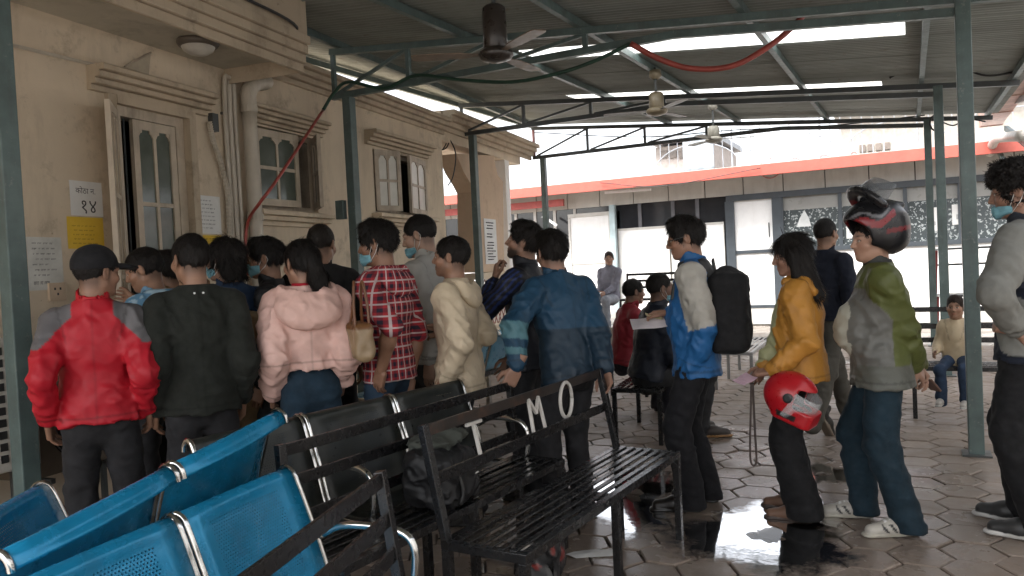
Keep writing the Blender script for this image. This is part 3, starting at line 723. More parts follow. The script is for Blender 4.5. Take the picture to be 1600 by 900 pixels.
# white door with cross bar and dark posts
dx0, dx1 = bp_(1150, 380)[0], bp_(1209, 380)[0]
for a_, b_ in ((bp_(1136, 380)[0], dx0), (dx1, xw)):
    mb = MB(); mb.span((a_, BY-.09, 0), (b_, BY+.03, ztop)); part('door_post', mb, DKF, fb)
zc = bp_(1180, 393)[1]; z0_ = bp_(1200, 476)[1]
mb = MB(); mb.span((dx0, BY-.03, zc+.035), (dx1, BY-.0, ztop)); part('door_panel', mb, WHITEP, fb)
mb = MB(); mb.span((dx0, BY-.03, z0_), (dx1, BY-.0, zc-.035)); part('door_panel', mb, WHITEP, fb)
mb = MB(); mb.span((dx0, BY-.06, zc-.034), (dx1, BY+.01, zc+.034)); part('door_rail', mb, DKF, fb)
mb = MB(); mb.span((dx0, BY-.06, z0_-.06), (dx1, BY+.01, z0_-.002)); part('door_rail', mb, DKF, fb)
mb = MB(); mb.span((dx0, BY-.05, 0), (dx1, BY+.01, z0_-.062)); part('door_step', mb, EAVE, fb)
mb = MB(); q = bp_(1205, 370); mb.tube([(q[0]-.03, BY-.05, q[1]), (q[0]-.03, BY-.05, q[1]+.3)], .012, 8); part('door_handle', mb, STEELD, fb)
# dark glazed band and white boards
DG = M('dark tinted glass', (.02, .022, .026), .1, spec=.6)
x0b = bp_(968, 340)[0]; zt = pz0-.002; zbd = bp_(1050, 352)[1]
mb = MB(); mb.span((x0b, BY-.0, zbd), (bp_(1136, 330)[0], BY+.02, zt)); part('dark_glazing', mb, DG, fb)
for x_ in (1000, 1052, 1090):
    q = bp_(x_, 330)[0]; mb = MB(); mb.span((q-.04, BY-.03, zbd), (q+.04, BY-.001, zt)); part('mullion', mb, M('slate bar', (.09, .09, .10), .5), fb)
for a_, b_ in ((968, 1048), (1050, 1134)):
    A, B_ = bp_(a_, 400)[0], bp_(b_, 400)[0]
    mb = MB(); mb.span((A+.02, BY-.05, .1), (B_-.02, BY-.0, zbd-.05)); part('white_board', mb, WHITEP, fb)
    mb = MB(); mb.span((A+.02, BY-.06, zbd-.05), (B_-.02, BY+.0, zbd)); mb.span((A+.0, BY-.06, .1), (A+.02, BY, zbd)); mb.span((B_-.02, BY-.06, .1), (B_-.0, BY, zbd)); part('board_trim', mb, EAVE, fb)
xa_, xb_ = bp_(892, 400)[0], bp_(958, 400)[0]; zd = bp_(920, 333)[1]
mb = MB(); mb.span((xa_+.05, BY-.05, .1), (xb_-.05, BY, zd-.08)); part('white_door', mb, WHITEP, fb)
mb = MB(); mb.span((xa_, BY-.08, .1), (xa_+.049, BY, zd)); mb.span((xb_-.049, BY-.08, .1), (xb_, BY, zd)); mb.span((xa_+.05, BY-.08, zd-.079), (xb_-.05, BY, zd)); part('white_door_frame', mb, EAVE, fb)
mb = MB(); mb.span((xa_+.05, BY-.07, 1.45), (xb_-.05, BY-.051, 1.5)); part('door_rail', mb, EAVE, fb)
q = bp_(964, 380)[0]; mb = MB(); mb.span((q-.07, BY-.25, .1), (q+.06, BY-.13, pz0)); part('pillar', mb, M('blue grey pillar paint', (.32, .40, .42), .5), fb)
mb = MB(); mb.span((xa_, BY-.0, zd+.0), (x0b, BY+.02, zt)); part('dark_glazing', mb, DG, fb)
# left wing behind the porch: dark openings and a second red strip
zr = bp_(800, 322)[1]
mb = MB(); mb.span((-11.4, BY-.35, zr-.13), (bp_(889, 320)[0], BY-.27, zr+.03)); part('awning_strip', mb, M('dull red strip', (.40, .08, .07), .5), fb)
mb = MB(); mb.span((-11.4, BY-.0, 1.75), (xa_, BY+.02, zr-.0)); part('dark_glazing', mb, DG, fb)
for k in range(9):
    q = -11.2+.52*k; mb = MB(); mb.span((q, BY-.03, 1.75), (q+.07, BY-.001, zr-.14)); part('mullion', mb, EAVE, fb)
mb = MB(); mb.span((-11.4, BY-.05, .1), (xa_-.02, BY, 1.74)); part('white_board', mb, WHITEP, fb)
mb = MB(); mb.bar(aty(848, 338, 16.5), aty(870, 352, 16.5), .05, .05); part('leaning_batten', mb, WHITEP, fb)
# tube lamp under the eave
mb = MB(); mb.bar(aty(945, 301, 16.4), aty(1017, 296, 16.4), .04, .05); part('tube_lamp', mb, WHITEP, fb)
# veranda platform
mb = MB(); mb.span((-11.4, 12.9, -.03), (-3.3, BY-.06, .32)); tag(part('veranda_floor', mb, gm), kind='structure')
# lettering on the cladding
def yback(txt, size, x, z, Y, mat, par):
    me = text_mesh(txt, size); me.transform(Matrix(((1, 0, 0, x), (0, 0, -1, Y), (0, 1, 0, z), (0, 0, 0, 1)))); me.materials.append(mat); return link('lettering', me, None, par)
q = bp_(1204, 265); yback('५', .30, q[0]-.10, q[1]-.08, BY-.064, REDINK, fb)
mb = MB(); 
ring = [(q[0]+.205*math.cos(a), BY-.064, q[1]+.02+.205*math.sin(a)) for a in [2*math.pi*k/28 for k in range(29)]]
mb.tube(ring, .009, 6); part('number_ring', mb, REDINK, fb)
q = bp_(1234, 268); yback('िलखित परी', .32, q[0]+.02, q[1]-.02, BY-.064, REDINK, fb)
# papers on the patterned window
for k, (x0, y0, x1, y1, lb) in enumerate(((1449, 325, 1468, 360, 'white sheet taped to the patterned window between two posts'), (1487, 320, 1510, 350, 'white sheet with a small square print on the patterned window'), (1322, 345, 1338, 372, 'white sheet on the patterned window left of the raised helmet'))):
    a, b = bp_(x0, y0), bp_(x1, y1); t = thing('notice', lb, 'notice', (a[0], BY-.03, b[1])); mb = MB(); mb.span((a[0], BY-.03, b[1]), (b[0], BY-.026, a[1])); part('sheet', mb, PAPERW, t)
    mb = MB(); w_ = b[0]-a[0]; mb.span((a[0]+w_*.3, BY-.033, b[1]+.1), (a[0]+w_*.7, BY-.0305, b[1]+.1+w_*.4)); part('print', mb, M('grey print', (.35, .35, .36), .8), t)
# small tree shaped white sticker
a = bp_(1256, 345); t = thing('window_sticker', 'white triangular sticker on the patterned window left of the walking man', 'sticker', (a[0], BY-.03, a[1]))
mb = MB(); mb.prism([(a[0]-.14, BY-.027, a[1]-.12), (a[0]+.14, BY-.027, a[1]-.12), (a[0]+.1, BY-.027, a[1]+.05), (a[0]+.02, BY-.027, a[1]+.22), (a[0]-.08, BY-.027, a[1]+.05)], (0, .004, 0)); part('film', mb, M('white film', (.62, .64, .63), .4), t)
# ------------------------------------------------------------------ terrace railing and house behind
rl = thing('terrace_railing', 'white steel railing with arches on the roof of the far office', 'railing', (-2, 17.6, ez1))
RW = M('white railing paint', (.26, .27, .29), .4); RY = 17.4; rz0 = ez1+.02; rz1 = rz0+.98
xr0, xr1 = bp_(1010, 230)[0], 5.0
mb = MB(); mb.bar((xr0, RY, rz1), (xr1, RY, rz1), .04, .04); part('top_rail', mb, RW, rl)
mb = MB(); mb.bar((xr0, RY, rz0+.08), (xr1, RY, rz0+.08), .03, .03); part('bottom_rail', mb, RW, rl)
x = xr0; k = 0
while x < xr1:
    mb = MB(); r_ = .022 if k % 9 == 0 else .010
    mb.tube([(x, RY, rz0), (x, RY, rz1)], r_, 6); part('baluster', mb, RW, rl); x += .20; k += 1
for k in range(4):
    xc = xr0+1.0+2.0*k; mb = MB(); mb.tube([(xc+.98*math.cos(a), RY-.02, rz0+.1+.62*math.sin(a)) for a in [math.pi*i/16 for i in range(17)]], .012, 6); part('arch', mb, RW, rl)
hs_ = thing('far_house', 'pale hazy house wall with a dark window strip beyond the terrace railing', 'building', (-1, 24, 3))
mb = MB(); a, b = aty(1310, 200, 24), aty(1700, 320, 24); mb.span((a.x, 24, 0), (b.x+3, 28, aty(1400, 165, 24).z)); part('wall', mb, M('pale house plaster', (.36, .33, .29), .8), hs_)
a, b = aty(1342, 238, 24), aty(1392, 222, 24)
for k in range(4):
    x0 = a.x+(b.x-a.x)*k/4; mb = MB(); mb.span((x0+.02, 23.95, a.z), (x0+(b.x-a.x)/4-.03, 23.99, b.z)); part('window', mb, M('house window', (.16, .13, .11), .3), hs_)
mb = MB(); q = aty(1400, 165, 24).z; mb.span((aty(1300, 200, 24).x, 23.6, q), (b.x+7, 28, q+.15)); part('roof_edge', mb, EAVE, hs_)
h2 = thing('far_house', 'hazy tin roofed house left of the railing beyond the terrace', 'building', (-6, 26, 3))
a, b = aty(1025, 260, 26), aty(1075, 225, 26); mb = MB(); mb.span((a.x, 26, 0), (b.x+.8, 30, b.z)); part('wall', mb, M('pale brick', (.40, .35, .32), .8), h2)
a = aty(1010, 224, 25.5); b = aty(1085, 206, 25.5); mb = MB(); mb.prism([(a.x, 25.5, a.z), (b.x+.6, 25.5, a.z), (b.x+.6, 25.5, b.z), (b.x-.3, 25.5, b.z)], (0, 5, 0)); part('roof', mb, M('dark tin roof', (.28, .29, .31), .5), h2)
for k in range(3):
    q = aty(1032+14*k, 240, 25.9); mb = MB(); mb.span((q.x, 25.94, q.z-.15), (q.x+.22, 25.98, q.z+.1)); part('window', mb, M('house window', (.16, .13, .11), .3), h2)
cl = thing('hanging_cloth', 'blue grey cloth hung over the left end of the terrace railing', 'cloth', (xr0, RY, rz1))
a, b = aty(1068, 255, RY-.05), aty(1115, 228, RY-.05); rows = []
for i in range(7):
    rows.append([(a.x+(b.x-a.x)*j/10, RY-.06-.03*math.sin(j*1.9), rz0+.06+(rz1-rz0)*i/6*.98) for j in range(11)])
mb = MB(); mb.sheet(rows); o = part('cloth', mb, M('blue grey cloth', (.28, .31, .34), .8), cl, smooth=True); o.modifiers.new('thickness', 'SOLIDIFY').thickness = .006
# ------------------------------------------------------------------ slatted steel benches
def bench(label, A, B, depth, back=None, zs=.465, nsl=8, mid=True, group='black slatted benches', letters=False, lean=.09, mat=None, side=1):
    """A,B: ends of the front edge as (x,y); back: rail heights; the back rises behind the seat"""
    A = Vector((*A, 0)); B = Vector((*B, 0)); u = (B-A); L = u.length; u /= L; v = Vector((-u.y, u.x, 0))*side
    mat = mat or BLACKST
    t = thing('slatted_bench', label, 'bench', (A+B)/2+v*(depth/2), 0, group)
    def P(x, y, z): return A+u*x+v*y+Vector((0, 0, z))
    def bx(name, x0, x1, y0, y1, z0, z1, m_=None, bv=.002, par=None):
        mb = MB(); mb.box(P((x0+x1)/2, (y0+y1)/2, (z0+z1)/2), (abs(x1-x0), abs(y1-y0), abs(z1-z0)), Matrix((u, v, Vector((0, 0, 1)))).transposed())
        return part(name, mb, m_ or mat, par or t, bevel=bv)
    w_ = .035
    bx('seat_rail', 0, L, 0, w_, zs-.035, zs); bx('seat_rail', 0, L, depth-w_, depth, zs-.035, zs)
    bx('end_rail', 0, w_, w_, depth-w_, zs-.035, zs-.001); bx('end_rail', L-w_, L, w_, depth-w_, zs-.035, zs-.001)
    gap = (depth-2*w_)/(nsl-2+.0)
    for k in range(nsl-2):
        yc = w_+gap*(k+.5); dz = random.uniform(-.002, .001)
        bx('slat', w_*.3, L-w_*.3, yc-.0135, yc+.0135, zs-.006+dz+.004, zs+.005+dz)
    xs_ = [0, L-w_]+([L/2-w_/2] if mid else [])
    for x in xs_:
        for y in (0, depth-w_):
            bx('leg', x, x+w_, y+.001, y+w_-.001, 0, zs-.036)
    if mid: bx('cross_rail', L/2-w_/2, L/2+w_/2, w_, depth-w_, zs-.045, zs-.012)
    if back:
        zt = back[0]; 
        def yb(z): return depth-.02+lean*(z-zs)/(zt-zs)
        for x in (.0, L-w_):
            mb = MB(); mb.bar(P(x+w_/2, yb(zs)-.0, zs-.03), P(x+w_/2, yb(zt), zt), w_, .03, v); part('back_post', mb, mat, t, bevel=.002)
        for i, z in enumerate(back):
            hgt = .045
            mb = MB(); mb.bar(P(w_, yb(z)-.004, z-hgt/2-.002), P(L-w_, yb(z)-.004, z-hgt/2-.002), .012, hgt); part('back_rail', mb, RUSTY if (letters and i == 0) else mat, t, bevel=.002)
        if letters:
            def q(px, py):
                best = min(((abs(proj(P(x/200*L, yb(.79), .79))[0]-px), x/200*L) for x in range(201)))[1]; return best
            LT = M('pale grey letter paint', (.52, .50, .47), .4, var=.1, dirt=(.2, .18, .15))
            z0, z1 = back[1]-.004, back[0]-.055
            def lt(pts):
                mb = MB(); 
                for a_, b_ in zip(pts[:-1], pts[1:]): mb.bar(a_, b_, .014, .014, v)
                part('letter', mb, LT, t, bevel=.002)
            x = q(742, 0); lt([P(x-.045, yb(z1), z1), P(x+.065, yb(z1), z1)]); lt([P(x+.008, yb(z1), z1-.007), P(x+.008, yb(z0), z0)])
            x = q(836, 0); lt([P(x-.055, yb(z0), z0), P(x-.045, yb(z1), z1+.02), P(x+.005, yb(.78), z0+.075), P(x+.045, yb(z1), z1+.02), P(x+.055, yb(z0), z0)])
            x = q(885, 0); n = 28; zc = (z0+z1)/2+.022
            pts = [P(x+.062*math.cos(a), yb(zc), zc+.088*math.sin(a)) for a in [2*math.pi*k/n for k in range(n+1)]]
            mb = MB(); mb.tube(pts, .0095, 8); part('letter', mb, LT, t, smooth=True)
    return t
bench('black slatted bench with white letters in its back and a paper scrap under it', (-1.22, 2.37), (-1.10, 3.96), .37, (.89, .71), letters=True)
bench('black bench standing behind the lettered one, its back rails crossing the black chairs', (-1.77, 2.06), (-1.62, 3.64), .30, (.86, .74, .60), nsl=6, lean=.03)
bench('nearest bench at the bottom edge with three worn back rails', (-.82, 1.10), (-1.05, 1.93), .33, (.89, .775, .675), nsl=6, lean=.06)
bench('black bench without back where the stooping man in navy sits', (-1.78, 5.92), (-1.93, 7.6), .40, None, .45)
bench('black bench facing the viewer where the small child sits', (-.02, 7.43), (1.55, 7.43), .40, (.93, .78, .66), .45, side=1)
bench('bench with dark rails on the veranda before the white boards', (-4.75, 13.45), (-3.35, 13.45), .40, (1.24, 1.12, 1.0), .78, mid=False)
bench('distant black bench standing lengthwise behind the man in blue jacket', (-2.55, 8.0), (-2.6, 9.6), .42, None, .45)
bench('distant pale worn bench right of the stooping men', (-1.55, 8.6), (-1.6, 10.2), .42, None, .42, mat=M('worn grey bench paint', (.22, .22, .22), .35))
# stacked tables with red legs behind the child
tb = atd(1490, 400, 12.0)
for k in range(2):
    t = thing('stacked_table', ('lower table of the stack with red legs behind the child', 'upper table upended on the stack behind the child')[k], 'table', (tb.x, tb.y, .72*k), math.radians(8), 'stacked tables')
    mb = MB(); mb.box((.35, 0, .70), (1.2, .6, .03)); part('table_top', mb, STEELD, t, False, bevel=.004)
    for sx in (-.22, .9):
        for sy in (-.26, .26):
            mb = MB(); mb.bar((sx, sy, 0), (sx+(.03 if sx < 0 else -.03), sy, .685), .035, .035); part('leg', mb, M('red painted leg', (.36, .05, .05), .4), t, False)
    mb = MB(); mb.box((.34, .26, .45), (1.1, .03, .03)); part('rail', mb, STEELD, t, False)

# ------------------------------------------------------------------ perforated waiting chairs
def perf_mat(name, col, rough=.3, metal=.0, dirt=None):
    mt, nt, bs = base_mat(name)
    uv = _n(nt, 'ShaderNodeUVMap').outputs[0]
    sx = _n(nt, 'ShaderNodeSeparateXYZ'); nt.links.new(uv, sx.inputs[0]); U, V = sx.outputs[0], sx.outputs[1]
    pit = .0115
    u1 = math_node(nt, 'DIVIDE', U, pit); v1 = math_node(nt, 'DIVIDE', V, pit*.866)
    row = math_node(nt, 'FLOOR', v1); odd = math_node(nt, 'MODULO', row, 2.0)
    u2 = math_node(nt, 'ADD', u1, math_node(nt, 'MULTIPLY', odd, .5))
    fu = math_node(nt, 'SUBTRACT', math_node(nt, 'FRACT', u2), .5); fv = math_node(nt, 'SUBTRACT', math_node(nt, 'FRACT', v1), .5)
    d = math_node(nt, 'SQRT', math_node(nt, 'ADD', math_node(nt, 'MULTIPLY', fu, fu), math_node(nt, 'MULTIPLY', fv, fv)))
    hole = math_node(nt, 'LESS_THAN', d, .27)
    inU = math_node(nt, 'LESS_THAN', math_node(nt, 'ABSOLUTE', U), .165)
    v_ok = math_node(nt, 'MULTIPLY', math_node(nt, 'GREATER_THAN', V, .13), math_node(nt, 'LESS_THAN', math_node(nt, 'ABSOLUTE', math_node(nt, 'SUBTRACT', V, .46)), .5))
    nojoint = math_node(nt, 'GREATER_THAN', math_node(nt, 'ABSOLUTE', math_node(nt, 'SUBTRACT', V, .47)), .05)
    msk = math_node(nt, 'MULTIPLY', math_node(nt, 'MULTIPLY', hole, inU), math_node(nt, 'MULTIPLY', v_ok, nojoint))
    co = coords(nt)
    c = mixc(nt, ramp(nt, noise(nt, co, 5, 4), .3, .7), tuple(x*.85 for x in col), tuple(x*1.12 for x in col))
    if dirt: c = mixc(nt, ramp(nt, noise(nt, co, 9, 6, .7), .5, .75, 0, .6), c, dirt)
    nt.links.new(c, bs.inputs['Base Color']); bs.inputs['Metallic'].default_value = metal
    nt.links.new(ramp(nt, noise(nt, co, 18, 5), .3, .7, rough*.7, rough*1.5), bs.inputs['Roughness'])
    nt.links.new(math_node(nt, 'SUBTRACT', 1.0, msk), bs.inputs['Alpha'])
    MATS[name] = mt; return mt
BLUEP = perf_mat('blue perforated steel', (.010, .24, .46), .23, .25, (.025, .15, .27))
BLACKP = perf_mat('black perforated steel', (.016, .020, .018), .36, 0, (.055, .052, .045))
PALEP = perf_mat('pale blue perforated steel', (.16, .36, .50), .3, 0, (.2, .3, .36))
def shell_profile(sd):
    ctrl = [(-.262, .775), (-.258, .800), (-.238, .820), (-.212, .815), (-.192, .785), (-.155, .69), (-.118, .59), (-.092, .51), (-.075, .46), (-.05, .425), (-.01, .408), (.08, .402)]
    f = sd/.40
    ctrl += [(.20*f+.02, .405), (.30*f+.02, .412), (.36*f+.02, .408), (.395*f+.02, .392), (.41*f+.02, .365)]
    return [Vector((0, y, z)) for y, z in ctrl]
def seat_row(label, A, B, z, n, mats, seatd=.40, tilt=0., group='perforated waiting chairs', face=1, droop=0., arms=True):
    """A near end and B far end of the backrest top line; face=1: chairs face to the right of A->B"""
    A = Vector((*A[:2], 0)); B = Vector((*B[:2], 0)); a = (B-A).normalized(); L = (B-A).length
    fwd = Vector((a.y, -a.x, 0))*face
    xax = Vector((fwd.y, -fwd.x, 0)); rz = math.atan2(xax.y, xax.x)
    ctr = (A+B)/2+fwd*.235
    t = thing('waiting_chairs', label, 'chairs', (ctr.x, ctr.y, z-.82), rz, group)
    t.matrix_basis = Matrix.Translation((ctr.x, ctr.y, z-.82)) @ Matrix.Rotation(rz, 4, 'Z') @ Matrix.Rotation(-tilt, 4, 'Y')
    pitch = L/n; hw = pitch/2-.018
    prof = catmull(shell_profile(seatd), 3)
    cum = [0.]
    for p_, q_ in zip(prof[:-1], prof[1:]): cum.append(cum[-1]+(q_-p_).length)
    for k in range(n):
        xc = -L/2+pitch*(k+.5)
        nu = 9; me_v = []; fs = []; uvs = []
        for i, p_ in enumerate(prof):
            for j in range(nu):
                u_ = -hw+2*hw*j/(nu-1); bow = -.020*(1-(u_/hw)**2)*max(0, min(1, (p_.z-.42)/.2))*(1 if p_.z < .79 else .3)
                me_v.append((xc+u_, p_.y+bow, p_.z)); uvs.append((u_, cum[i]))
        for i in range(len(prof)-1):
            for j in range(nu-1): fs.append((i*nu+j, i*nu+j+1, (i+1)*nu+j+1, (i+1)*nu+j))
        me = bpy.data.meshes.new('seat_shell'); me.from_pydata(me_v, [], fs); ul = me.uv_layers.new(name='UVMap')
        for lp_ in me.loops: ul.data[lp_.index].uv = uvs[lp_.vertex_index]
        sh = link('seat_shell', me, mats[k % len(mats)], t, False, True)
        so_ = sh.modifiers.new('thickness', 'SOLIDIFY'); so_.thickness = .004; so_.offset = 0
        for sgn in (-1, 1):
            rows = []
            for i, p_ in enumerate(prof):
                tn = (prof[min(i+1, len(prof)-1)]-prof[max(i-1, 0)]).normalized(); nm = Vector((0, -tn.z, tn.y))
                x0 = xc+sgn*(hw-.002); x1 = xc+sgn*(hw+.014)
                rows.append([(x0, *(p_+nm*.008).yz), ((x0+x1)/2, *(p_+nm*.013).yz), (x1, *(p_+nm*.006).yz), (x1, *(p_-nm*.006).yz), ((x0+x1)/2, *(p_-nm*.012).yz), (x0, *(p_-nm*.008).yz)])
            mb = MB(); mb.sheet(rows); mb.add(rows[0], [tuple(range(6))]); mb.add(rows[-1], [tuple(range(6))])
            part('edge_trim', mb, CHROME, sh, False, smooth=True)
        if arms:
            for sgn in ((-1, 1) if k == n-1 else (-1,)):
                xa_ = xc+sgn*(hw+.018)
                f = seatd/.40
                mb = MB(); mb.tube(catmull([(xa_, -.105, .585), (xa_, -.02, .625), (xa_, .15*f, .63), (xa_, .27*f, .615), (xa_, .32*f, .56), (xa_, .30*f, .44), (xa_, .24*f, .40)], 5), .0145, 8); part('armrest', mb, CHROME, t, False, smooth=True)
    mb = MB(); mb.bar((-L/2, .06, .36), (L/2, .06, .36), .06, .045); part('beam', mb, BLACKST, t, False)
    for x in (-L/2+.25, L/2-.25):
        dz = math.sin(tilt)*x+(z-.82)
        mb = MB(); mb.bar((x, .06, .34), (x, .06, .07-dz), .04, .05, (1, 0, 0)); mb.bar((x, -.20, .03-dz+.0), (x, .30, .03-dz), .05, .03); part('leg', mb, CHROME, t, False)
    return t
seat_row('nearest row of blue perforated chairs with chrome trims at lower left', (-1.77, .42), (-1.985, 2.04), .80, 3, [BLUEP], .32)
seat_row('tilted pair of blue chairs seen from behind, propped up in the middle', (-1.955, 1.11), (-2.18, 2.29), .91, 2, [BLUEP], .24, math.radians(5.6), face=-1, arms=False)
seat_row('blue perforated chairs at the left edge under the steel post', (-2.33+.12, .86), (-2.74, 1.63), .79, 2, [BLUEP], .28, arms=False)
seat_row('row of three black perforated chairs with chrome trims behind the bench rails', (-2.54, 2.07), (-2.27, 3.69), .85, 3, [BLACKP], .28)
seat_row('row of pale blue chairs standing far behind the queue', (-3.66, 5.0), (-3.56, 7.1), .86, 4, [PALEP], .40, face=-1)
# ------------------------------------------------------------------ air conditioning units
ACW = M('aged white enamel', (.50, .48, .43), .4, var=.08, dirt=(.2, .16, .12), dirtamt=.6); ACD = M('dark grille void', (.02, .02, .02), .8)
def ac_unit(label, c, ang, wdt, h, mat, grid):
    t = thing('air_conditioner', label, 'air conditioner', c, ang)
    mb = MB(); mb.box((0, 0, h/2), (wdt, .28, h)); part('case', mb, mat, t, False, bevel=.012)
    if grid:
        nx, nz = 4, 10; cw, ch = wdt*.82/nx, h*.88/nz
        for i in range(nx):
            for j in range(nz):
                x = -wdt*.41+cw*(i+.5); z = h*.06+ch*(j+.5)
                mb = MB(); mb.box((x, -.1415, z), (cw*.74, .004, ch*.66)); part('grille_opening', mb, ACD, t, False, bevel=.0015)
                mb = MB(); mb.box((x-cw*.05, -.146, z), (.006, .004, ch*.66)); part('grille_rib', mb, mat, t, False)
    else:
        for k in range(6):
            r_ = .05+.032*k; mb = MB(); mb.tube([(r_*math.cos(a), -.146, h/2+r_*math.sin(a)) for a in [2*math.pi*i/28 for i in range(29)]], .004, 5); part('fan_guard', mb, STEELD, t, False)
        mb = MB(); mb.lathe([(0, 0), (.22, 0)], (0, -.1415, h/2), 28, Matrix.Rotation(math.pi/2, 3, 'X')); part('fan_opening', mb, ACD, t, False)
    for sx in (-.35, .35):
        mb = MB(); mb.bar((sx*wdt, .14, -.02), (sx*wdt, -.2, -.02), .03, .03); part('bracket', mb, STEELD, t, False)
        mb = MB(); mb.bar((sx*wdt, 0, -.035), (sx*wdt, 0, -c[2]+.005), .03, .03, (0, 1, 0)); part('stand', mb, STEELD, t, False)
    return t
q = atd(-42, 660, 4.25); ac_unit('white air conditioner with square grille cells at the far left edge', (q.x, q.y, .47), math.atan2(WD.y, WD.x)-math.radians(8), .55, .75, ACW, True)
q = atd(100, 640, 4.9); ac_unit('brownish air conditioner with round fan guard behind the man in red', (q.x, q.y, .35), math.atan2(WD.y, WD.x), .75, .56, M('brown stained enamel', (.14, .11, .08), .5), False)
# litter
p_ = atz(920, 868, 0)
t = thing('paper_scrap', 'torn white paper scrap on the pavers under the lettered bench', 'litter', p_)
rnd = random.Random(5); pts = [(.115*math.cos(a)*rnd.uniform(.7, 1.2)*1.1, .05*math.sin(a)*rnd.uniform(.6, 1.3), .004+.012*rnd.random()) for a in [2*math.pi*k/11 for k in range(11)]]
mb = MB(); mb.add([(0, 0, .012)]+pts, [(0, k+1, (k+1) % 11+1) for k in range(11)]); o = part('sheet', mb, M('damp paper', (.55, .55, .54), .8), t, False); t.rotation_euler.z = math.radians(25); o.modifiers.new('thickness', 'SOLIDIFY').thickness = .001
